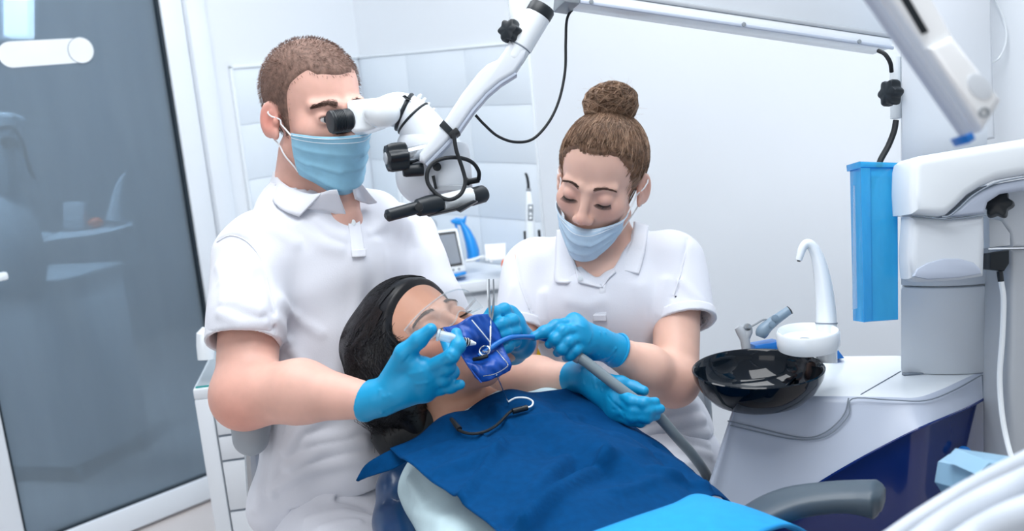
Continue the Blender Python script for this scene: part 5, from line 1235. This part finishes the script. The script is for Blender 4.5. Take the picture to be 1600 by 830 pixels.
# gloves
gA = S_hand(P(938, 537, 1.595), PP((897, 503, 1.565), (905, 514, 1.558), (909, 527, 1.558), (913, 540, 1.562)),
            [PP((868, 509, 1.545), (850, 519, 1.537), (834, 526, 1.532)), PP((880, 518, 1.535), (868, 530, 1.533), (858, 538, 1.54)), PP((888, 534, 1.534), (878, 545, 1.534), (871, 551, 1.542)), PP((898, 548, 1.54), (890, 555, 1.543), (884, 559, 1.55))],
            PP((925, 548, 1.60), (905, 545, 1.60), (886, 545, 1.59), (870, 540, 1.575)), .92, P(964, 549, 1.615), .0285)
gA = S_disp(gA, creases([(hits(gA, l_), .002, h) for l_, h in [([(946, 520), (943, 560)], .0018), ([(938, 520), (934, 555)], .0016), ([(950, 558), (962, 545)], .0016), ([(948, 566), (960, 556)], .0014), ([(900, 507), (912, 512)], .001), ([(885, 512), (880, 520)], -.001), ([(925, 520), (920, 535)], .001)]]))
gA = S_int(gA, S_plane(P(966, 548, 1.615), nrm(P(966, 548, 1.615)-P(938, 537, 1.595))), .0015)
ga = S_mesh(gA, .002, 'glove', 'glove', wom)
cfx = nrm(P(966, 548, 1.615)-P(938, 537, 1.595)); MB().torus(P(964.5, 547.5, 1.614), cfx, .0275, .0022, 36, 8).out('cuff_roll', 'glove', ga)
gB = S_hand(P(918, 592, 1.60), PP((962, 610, 1.548), (964, 624, 1.545), (963, 638, 1.548), (960, 650, 1.555)),
            [PP((988, 627, 1.518), (1006, 630, 1.512), (1024, 628, 1.522)), PP((990, 641, 1.518), (1012, 642, 1.512), (1032, 639, 1.522)), PP((988, 651, 1.520), (1010, 652, 1.514), (1025, 650, 1.524)), PP((984, 657, 1.528), (1000, 659, 1.526), (1012, 657, 1.532))],
            PP((945, 598, 1.585), (970, 600, 1.585), (990, 606, 1.58), (1006, 611, 1.57)), .92, P(896, 591, 1.63), .0285, web=PP((950, 605, 1.575), (960, 640, 1.57)))
gB = S_disp(gB, creases([(hits(gB, l_), .002, h) for l_, h in [([(925, 580), (930, 605)], .0016), ([(935, 585), (940, 610)], .0014), ([(970, 640), (950, 620)], -.0012), ([(975, 650), (958, 640)], -.0012), ([(908, 580), (912, 600)], .0014)]]))
gB = S_int(gB, S_plane(P(893, 591, 1.632), nrm(P(893, 591, 1.632)-P(918, 592, 1.60))), .0015)
gb = S_mesh(gB, .002, 'glove', 'glove', wom)
# suction hose with blue tip
t = thing('suction_hose', 'grey suction hose with thin blue tip held by the woman', 'hose', P(1105, 745, 1.56))
hp = crP([(898, 556, 1.553), (912, 563, 1.548), (940, 585, 1.540), (975, 612, 1.532), (1005, 634, 1.534), (1030, 652, 1.54), (1058, 684, 1.56), (1083, 712, 1.60), (1105, 745, 1.66), (1118, 790, 1.72)], 6)
MB().tube(hp, .0085, 18).out('hose', 'grey_hose', t)
MB().tube(crP([(890, 550, 1.557), (900, 557, 1.552), (906, 560, 1.55)], 4), [.0095]*9, 16).out('hose_coupling', 'grey_plastic', t)
MB().tube(crP([(900, 556, 1.555), (872, 538, 1.562), (850, 530, 1.555), (832, 527, 1.525), (802, 527, 1.455), (782, 534, 1.438), (764, 546, 1.422), (748, 557, 1.412)], 6), .0038, 12).out('suction_tip', 'tube_blue', t)
# her stool
t = thing('assistant_stool', 'grey assistant stool with slim back plate behind the woman\'s hip', 'stool', P(980, 1000, 1.9)*np.array([1, 1, 0]))
sw = P(980, 1000, 1.92)*np.array([1, 1, 0]); szw = float(P(980, 810, 1.9)[2])-.03
MB().lathe(sw+Z_*(szw-.07), Z_, [(.13, 0), (.17, .01), (.18, .035), (.16, .06), (.05, .065)], 32).out('seat', 'seat_grey', t)
MB().lathe(sw, Z_, [(.03, .08), (.03, .2), (.022, .21), (.022, szw-.06)], 20).out('post', 'chrome', t)
MB().prism([P(x, y, 1.93) for x, y in [(1060, 600), (1104, 600), (1107, 640), (1112, 700), (1112, 720), (1070, 720)]], FW*.02, .004).out('back_plate', 'lightgrey', t)
MB().tube([P(1105, 606, 1.92), P(1108, 650, 1.92), P(1112, 715, 1.92), P(1090, 800, 1.93), sw+Z_*(szw-.05)], .006, 10).out('back_rod', 'grey_plastic', t)
for i in range(5):
    a = i*2*pi/5; q = sw+np.array([cos(a), sin(a), 0])*.25
    MB().bar(sw+Z_*.09, q+Z_*.07, .03, .025, .004).out('leg', 'grey_plastic', t); MB().lathe(q+Z_*.03-np.array([-sin(a), cos(a), 0])*.012, np.array([-sin(a), cos(a), 0]), [(.01, 0), (.028, .002), (.03, .012), (.028, .022), (.01, .024)], 16).out('caster', 'black_plastic', t)

# ---------------------------------------------------------------- the reclining patient
pat = thing('person', 'dark-haired patient in clear goggles lying back under a blue bib', 'person', P(800, 1100, 1.4)*np.array([1, 1, 0]))
hp_ = Head(P(667, 543, 1.535), V3(.425, .585, .69), V3(-.656, .722, -.205), .98, True, True)
SHR, SHL = P(692, 768, 1.445), P(868, 660, 1.67)
neck = S_cone(hp_.W((0, -.028, -.06)), P(748, 672, 1.555), .047, .052)
tors = S_u(.06, S_cone(SHR, SHL, .052, .055), S_cone(P(770, 705, 1.535), P(930, 810, 1.38), .088, .09), S_cone(P(930, 810, 1.38), P(1060, 910, 1.25), .09, .09), S_cone(P(745, 760, 1.47), P(850, 870, 1.33), .055, .065), S_cone(P(865, 690, 1.61), P(985, 785, 1.47), .062, .062))
armP = S_u(.03, S_cone(SHR, P(748, 872, 1.25), .048, .044), S_cone(P(748, 872, 1.25), P(880, 960, 1.15), .044, .035))
body = S_u(.014, hp_.f, S_u(.03, neck, tors, armP))
S_mesh(body, .0034, 'body', 'skin_p', pat, skin_tint([(hp_.W((.045, .055, -.035)), .030, (1.08, .72, .66), .75), (hp_.W((0, .108, -.034)), .02, (1.05, .86, .82), .5), (hp_.W((-.079, -.012, 0)), .03, (1.1, .6, .5), .7)]), proj=1)
hp_.brow(pat, 'brow', .0, 260, .0024); hp_.lashes(pat, True, 26)
# safety goggles
u = np.linspace(-1, 1, 41); v = np.linspace(-1, 1, 15); g = np.zeros((15, 41, 3))
for j, b in enumerate(v):
    for i, a in enumerate(u):
        x = .074*a; zc = .004-.010*np.exp(-(x/.012)**2)*(b < 0)*b*-1; h_ = .023*(1-.30*abs(a)**3); z = .003+b*h_+(.010*np.exp(-(x/.012)**2) if b < 0 else 0)*(-b)
        g[j, i] = (x, .113-6.2*x*x-1.5*(z-.003)**2*10*.1+.004*np.exp(-(x/.014)**2), z)
go = sheet(hp_.WL(g.reshape(-1, 3)).reshape(g.shape), .0016).out('goggles', 'goggle', pat, True, None)
MB().tube([hp_.W(q) for q in g[-1]], .0013, 6).out('goggle_rim', 'clear_plastic', go); MB().tube([hp_.W(q) for q in g[0]], .0011, 6).out('goggle_rim', 'clear_plastic', go)
for sx in (1, -1): MB().tube(cr([hp_.W((sx*.074, .078, .004)), hp_.W((sx*.080, .04, .008)), hp_.W((sx*.082, -.005, .012)), hp_.W((sx*.080, -.025, .0))], 5), .0022, 8).out('temple_arm', 'clear_plastic', go)
# long black hair falling back
def reg_p(q):
    x, y, z = q[:, 0], q[:, 1], q[:, 2]
    h = np.interp(y, [-.12, -.07, -.034, -.02, .004, .012, .026, .038, .050, .062, .074, .086, .1], [-.07, -.07, -.06, -.05, -.045, -.030, .012, .034, .050, .062, .072, .084, .10])
    return np.clip((z-h)*.8, -.02, .02)
H1 = [hp_.W((.030, -.055, .055)), P(596, 560, 1.525), P(592, 618, 1.535), P(622, 684, 1.555)]
massP = S_u(.03, S_chain(H1, [.062, .052, .040, .012], .02), S_chain([hp_.W((.05, -.03, .0)), P(628, 610, 1.50), P(650, 660, 1.53)], [.040, .032, .02], .02))
capP = S_u(.02, hair_shell(hp_, reg_p, .008, None, .006), massP)
S_mesh(capP, .0032, 'hair', 'hair_p', pat)
def locks(n, off):
    L_ = []
    for _ in range(n):
        a = rng.uniform(-.9, 1.9); r0 = np.array([.074*sin(a)*.9, .02+.055*cos(a), .055+.03*cos(a)])
        if rng.random() < .4: r0 = np.array([rng.uniform(-.03, .072), rng.uniform(-.06, .06), .10])
        if reg_p(r0[None])[0] < .010: r0 = np.array([.066, -.02, .05])+rng.normal(size=3)*.008
        p0 = hp_.W(r0); j = lambda s_: rng.normal(size=3)*s_
        L_.append(cr([p0, hp_.W((.03+.03*rng.random(), -.05, .07)), P(580+rng.random()*30, 560, 1.52)+j(.012), P(575+rng.random()*42, 620, 1.53)+j(.014), P(600+rng.random()*40, 690, 1.55)+j(.008)], 4))
    L_ = np.array(L_); rg_ = reg_p(hp_.loc(L_[:, :8].reshape(-1, 3))).reshape(-1, 8).min(1); L_ = L_[rg_ > .0105]; w = L_.copy(); nn = L_[:, :13].shape
    c_ = hp_.W((0, -.014, .03)); d_ = L_[:, :8]-c_; L_[:, :8] = c_+d_/np.linalg.norm(d_, axis=2, keepdims=True)*.125
    w[:, :13] = hp_.onto(L_[:, :13].reshape(-1, 3), off, 8, capP).reshape(nn); return w
strands('hair_strand', 'hair_p', pat, locks(2600, .0012), .00045, .6)
# pale sleeve
gown = S_off(tors, .004)
slv = S_u(.03, gown, S_cone(SHR, P(748, 872, 1.25), .060, .054), S_cone(P(748, 872, 1.25), P(880, 960, 1.15), .054, .045))
slv = S_disp(slv, creases([(hits(slv, l_, d0=.8), .010, h) for l_, h in [([(640, 750), (660, 790)], .004), ([(650, 800), (690, 815)], .004), ([(630, 735), (636, 770)], -.004)]]))
S_mesh(slv, .004, 'shirt', 'pale_cloth', pat)
# the chair's backrest and headrest
ax = nrm(P(1050, 850, 1.24)-P(748, 672, 1.56)); cx = nrm(SHL-SHR); cx = nrm(cx-(cx @ ax)*ax); nz = np.cross(cx, ax); nz = nz if nz @ UP > 0 else -nz
frC = np.stack([np.cross(ax, nz), ax, nz], 1); bc = P(905, 790, 1.40)-nz*.155
back_ = S_u(.04, S_box(bc-nz*.02, (.185, .36, .035), .03, frC), S_chain([P(646, 690, 1.55), P(632, 722, 1.53), P(626, 765, 1.49), P(628, 815, 1.44), P(640, 880, 1.38)], [.016, .022, .030, .036, .04], .03), S_cone(P(640, 880, 1.38), bc+ax*.2, .04, .05))
S_mesh(back_, .006, 'backrest', 'chair_blue', CHAIR)
S_mesh(S_u(.03, S_box(P(663, 655, 1.575), (.085, .055, .045), .035, frame(V3(.1, -.2, 1), V3(-.5, .8, 0))), S_cone(P(668, 668, 1.56), P(720, 730, 1.56), .03, .028)), .005, 'headrest', 'black_cushion', CHAIR)
MB().tube([P(662, 700, 1.56), P(720, 760, 1.55), bc], .02, 12).out('headrest_bar', 'steel', CHAIR)
MB().tube(cr([bc+ax*.2-nz*.02, bc+ax*.35-nz*.1, np.array([*(bc+ax*.45)[:2], .3]), np.array([*(bc+ax*.45)[:2], .05])], 6), .09, 20).out('chair_column', 'offwhite_plastic', CHAIR)
MB().lathe(np.array([*(bc+ax*.45)[:2], 0.]), Z_, [(.25, 0), (.25, .03), (.2, .05), (.05, .052)], 36).out('chair_base', 'offwhite_plastic', CHAIR)
S_mesh(S_box(bc+ax*.62-nz*.02-Z_*.03, (.24, .32, .045), .035, frame(nrm(ax*np.array([1, 1, 0])), Z_)), .008, 'chair_seat', 'chair_blue', CHAIR)
# ---------------------------------------------------------------- the blue bib
solid = S_u(.01, neck, tors, slv)
ctrl = [[(611, 705, 1.385), (655, 679, 1.405), (693, 654, 1.435), (735, 640, 1.475), (775, 634, 1.51), (812, 632, 1.545), (862, 615, 1.59), (916, 600, 1.64)],
        [(632, 720, 1.33), (690, 700, 1.345), (735, 685, 1.375), (775, 672, 1.41), (815, 660, 1.445), (855, 648, 1.49), (905, 634, 1.55), (948, 628, 1.615)],
        [(668, 748, 1.275), (735, 730, 1.285), (785, 715, 1.31), (830, 702, 1.345), (872, 690, 1.385), (915, 678, 1.435), (960, 668, 1.50), (1000, 670, 1.575)],
        [(715, 783, 1.21), (790, 765, 1.22), (845, 750, 1.245), (895, 737, 1.28), (940, 727, 1.325), (985, 715, 1.38), (1030, 706, 1.445), (1065, 722, 1.525)],
        [(770, 826, 1.14), (855, 806, 1.155), (915, 790, 1.18), (965, 778, 1.215), (1010, 768, 1.26), (1055, 757, 1.315), (1095, 748, 1.38), (1135, 782, 1.44)],
        [(800, 860, 1.09), (890, 845, 1.105), (950, 832, 1.125), (1000, 818, 1.155), (1045, 802, 1.20), (1085, 786, 1.25), (1115, 774, 1.31), (1142, 790, 1.40)]]
g = grid_surface([[P(*q) for q in r] for r in ctrl], 11, 13)
sh_ = g.shape; q = g.reshape(-1, 3); f0 = S_off(solid, 0)
d = f0(q); ins = d < .007
q[ins] = hp_.onto(q[ins], .007, 4, f0); g = q.reshape(sh_)
for _ in range(3):
    g[1:-1, 1:-1] = .5*g[1:-1, 1:-1]+.125*(g[2:, 1:-1]+g[:-2, 1:-1]+g[1:-1, 2:]+g[1:-1, :-2])
du = np.gradient(g, axis=1); dv = np.gradient(g, axis=0); n_ = np.cross(du, dv); n_ /= np.linalg.norm(n_, axis=2, keepdims=True); n_ *= np.sign((n_ @ BK))[..., None]
fold = creases([([P(x, y, 0)*0+pt for x, y, pt in [(a, b, None) for a, b in []]], .01, 0)]) if False else None
def pxy(w):
    v_ = w-CAM; dd = v_ @ FW; return 800+FPX*(v_ @ RT)/dd, 415-FPX*(v_ @ UP)/dd
# creases laid along lines across the cloth (found once on the cloth, then real relief)
gx, gy = pxy(g); disp = np.zeros(gx.shape)
flat = g.reshape(-1, 3)
def cloth_pt(px, py): return flat[np.argmin(((gx-px)**2+(gy-py)**2).ravel())]
for l_, w, h in [([(786, 697), (755, 740), (722, 780)], .007, .012), ([(945, 718), (900, 752), (850, 795), (820, 826)], .012, .026), ([(925, 715), (870, 765), (800, 820)], .014, -.014), ([(880, 720), (840, 770), (815, 800)], .012, .009), ([(775, 640), (790, 655), (800, 670)], .008, .009), ([(735, 645), (745, 660)], .006, .005), ([(1000, 708), (1030, 712)], .006, .006), ([(1020, 735), (1060, 755), (1100, 762)], .009, .011), ([(820, 655), (870, 655), (905, 650)], .009, .007), ([(880, 640), (940, 690), (1000, 740)], .006, .003), ([(640, 715), (700, 690)], .008, .004), ([(690, 740), (735, 720), (770, 710)], .011, .008), ([(960, 770), (1010, 760), (1050, 750)], .009, .006), ([(700, 662), (720, 680), (750, 690)], .008, .009)]:
    pts = [cloth_pt(*a) for a in l_]; disp += creases([(pts, w, h)])(flat).reshape(disp.shape)
wv = waves([((7, 4, 3), .0022, 0), ((-5, 9, 4), .0018, 1), ((14, -6, 10), .001, 2)])(flat).reshape(disp.shape)
g = g+n_*(disp+wv)[..., None]
q = g.reshape(-1, 3); ins = f0(q) < .006; q[ins] = hp_.onto(q[ins], .006, 4, f0); g = q.reshape(sh_)
bib = tag(sheet(g, .0016).out('dental_bib', 'drape', None, True, None), 'dark blue dental bib spread over the patient\'s chest', 'bib')
bib.location = bib.location
tail = grid_surface([[P(*a) for a in r] for r in [[(613, 702, 1.385), (640, 714, 1.372), (626, 726, 1.365)], [(590, 714, 1.39), (606, 722, 1.378), (612, 734, 1.37)], [(570, 728, 1.395), (582, 735, 1.388), (590, 741, 1.38)], [(556, 751, 1.40), (560, 752, 1.40), (563, 750, 1.40)]]], 5, 5)
sheet(tail, .0014).out('bib_corner', 'drape', bib, True, None)
# bright blue lap blanket
cg = grid_surface([[P(*a) for a in r] for r in [[(880, 850, 1.10), (985, 812, 1.125), (1050, 790, 1.16), (1090, 774, 1.22), (1140, 788, 1.36)], [(920, 875, 1.04), (1040, 838, 1.06), (1120, 800, 1.10), (1165, 794, 1.18), (1200, 812, 1.32)], [(960, 920, .98), (1090, 880, 1.0), (1180, 838, 1.05), (1235, 822, 1.12), (1275, 842, 1.27)]]], 9, 10)
cf = cg.reshape(-1, 3); 
tag(sheet(cg, .004).out('lap_blanket', 'cyan_cloth', None, True, None), 'bright cyan cloth over the patient\'s lap below the bib', 'blanket')
# ---------------------------------------------------------------- rubber dam and instruments
dg = grid_surface([[P(*a) for a in r] for r in [[(692, 512, 1.425), (712, 508, 1.415), (738, 493, 1.42), (762, 491, 1.445)], [(712, 533, 1.40), (734, 528, 1.405), (752, 520, 1.425), (780, 518, 1.45)], [(724, 557, 1.41), (745, 553, 1.432), (764, 546, 1.435), (788, 545, 1.44)], [(732, 572, 1.40), (750, 574, 1.40), (774, 566, 1.405), (799, 568, 1.425)], [(742, 590, 1.405), (755, 597, 1.40), (776, 590, 1.405), (797, 579, 1.425)]]], 8, 8)
dq = dg.reshape(-1, 3); ib = hp_.f(dq) < .003; dq[ib] = hp_.onto(dq[ib], .003, 4); dg = dq.reshape(dg.shape)
dg += BK*(waves([((70, 30, 10), .0012, 0), ((20, 80, 40), .001, 1)])(dg.reshape(-1, 3)).reshape(dg.shape[:2]))[..., None]
t = thing('rubber_dam', 'blue rubber dam sheet stretched over the patient\'s mouth', 'dental dam', P(750, 597, 1.42))
sheet(dg, .0011).out('dam_sheet', 'dam', t, True, None)
MB().tube(crP([(737, 500, 1.405), (752, 518, 1.405), (765, 534, 1.41)], 5), .0009, 8).out('frame_wire', 'white_gloss', t)
MB().tube(crP([(776, 548, 1.40), (788, 562, 1.395), (793, 572, 1.395), (775, 584, 1.39), (755, 588, 1.39)], 5), .0008, 8).out('frame_wire', 'chrome', t)
MB().tube(crP([(693, 513, 1.42), (712, 540, 1.40), (733, 574, 1.395), (752, 598, 1.39)], 5), .0011, 8).out('frame_wire', 'dam', t)
MB().torus(P(757, 548, 1.412), V3(-.2, .5, .8), .0075, .0012, 28, 8).out('clamp', 'chrome', t)
MB().tube(crP([(740, 562, 1.405), (750, 560, 1.40), (762, 556, 1.402)], 4), .003, 8).out('clamp_bow', 'black_plastic', t)
# tweezers
t = thing('dental_tweezers', 'slim steel tweezers in the man\'s left glove', 'tweezers', P(765, 552, 1.43))
for x0, x1, o in ((764, 766, 0), (771, 768, .003)):
    MB().tube(crP([(x0, 436, 1.45+o), (x0+.5, 470, 1.448+o), (x1, 500, 1.446+o), (766, 530, 1.43+o*.3)], 5), [.0012]*5+[.0018]*8+[.0014]*3, 8).out('arm', 'steel', t)
MB().tube(crP([(766, 528, 1.43), (765, 542, 1.42), (761, 550, 1.415), (753, 549, 1.41)], 5), .0014, 8).out('bent_tip', 'steel', t)
tag(MB().tube(crP([(762, 436, 1.47), (764, 470, 1.465), (768, 505, 1.46)], 5), .0022, 8).out('air_tip', 'white_gloss'), 'thin white plastic tip beside the tweezers', 'instrument tip')
# syringe
t = thing('irrigation_syringe', 'small clear syringe with black printed tip pinched in the right glove', 'syringe', P(712, 530, 1.36))
s0, s1 = P(682, 523, 1.352), P(712, 530, 1.352); a_ = nrm(s1-s0)
MB().lathe(s0, a_, [(.004, 0), (.0085, .001), (.0085, .004), (.0068, .005), (.0072, .018), (.0068, .026), (.004, .028)], 20).out('barrel', 'syringe_clear', t)
MB().lathe(P(718, 533, 1.36), nrm(P(742, 537, 1.37)-P(718, 533, 1.36)), [(.005, 0), (.0058, .002), (.0058, .013), (.0045, .015)], 18).out('printed_sleeve', 'black_plastic', t)
for k_ in range(3): MB().torus(P(722+k_*4, 533.6+k_*.6, 1.3605+k_*.001), nrm(P(742, 537, 1.37)-P(718, 533, 1.36)), .0058, .0004, 20, 6).out('print_mark', 'paper', t)
MB().lathe(P(733, 535.5, 1.366), nrm(P(742, 537, 1.37)-P(718, 533, 1.36)), [(.0046, 0), (.0042, .003), (.0018, .010), (.001, .0105)], 16).out('nozzle', 'white_gloss', t)
# bib clip cord
def onbib(px, py, off=.004):
    m_ = ((gx-px)**2+(gy-py)**2).ravel() < 90
    return P(px, py, ((flat[m_]-CAM) @ FW).min()-off) if m_.any() else cloth_pt(px, py)+BK*off
gx, gy = pxy(g); flat = g.reshape(-1, 3)
t = thing('apex_locator_lead', 'black lead with clip lying on the bib below the chin', 'cable', onbib(740, 678))
lp_ = [np.array(onbib(*a[:2], off=.003)) for a in cr([(704, 652, 0), (709, 662, 0), (716, 672, 0), (732, 678, 0), (752, 677, 0), (772, 668, 0), (785, 656, 0), (795, 645, 0), (803, 641, 0)], 4)]
lp_ = [sum(lp_[max(0, i-2):i+3])/len(lp_[max(0, i-2):i+3]) for i in range(len(lp_))]
MB().tube(lp_, .0022, 8).out('lead', 'black_rubber', t)
MB().tube([onbib(705, 655), onbib(718, 671)], [.0028, .0042], 10).out('plug', 'black_rubber', t)
MB().tube([onbib(801, 643), onbib(824, 637)], [.0042, .0042], 12).out('connector', 'black_plastic', t)
MB().tube(cr([onbib(822, 638), onbib(831, 634), P(832, 627, 1.46), P(822, 622, 1.46), P(806, 622, 1.455), P(794, 628, 1.45)], 5), .0014, 8).out('white_lead', 'white_gloss', t)
MB().tube(crP([(776, 586, 1.40), (784, 605, 1.42), (795, 632, 1.46)], 5), .0008, 6).out('probe_wire', 'steel', t)
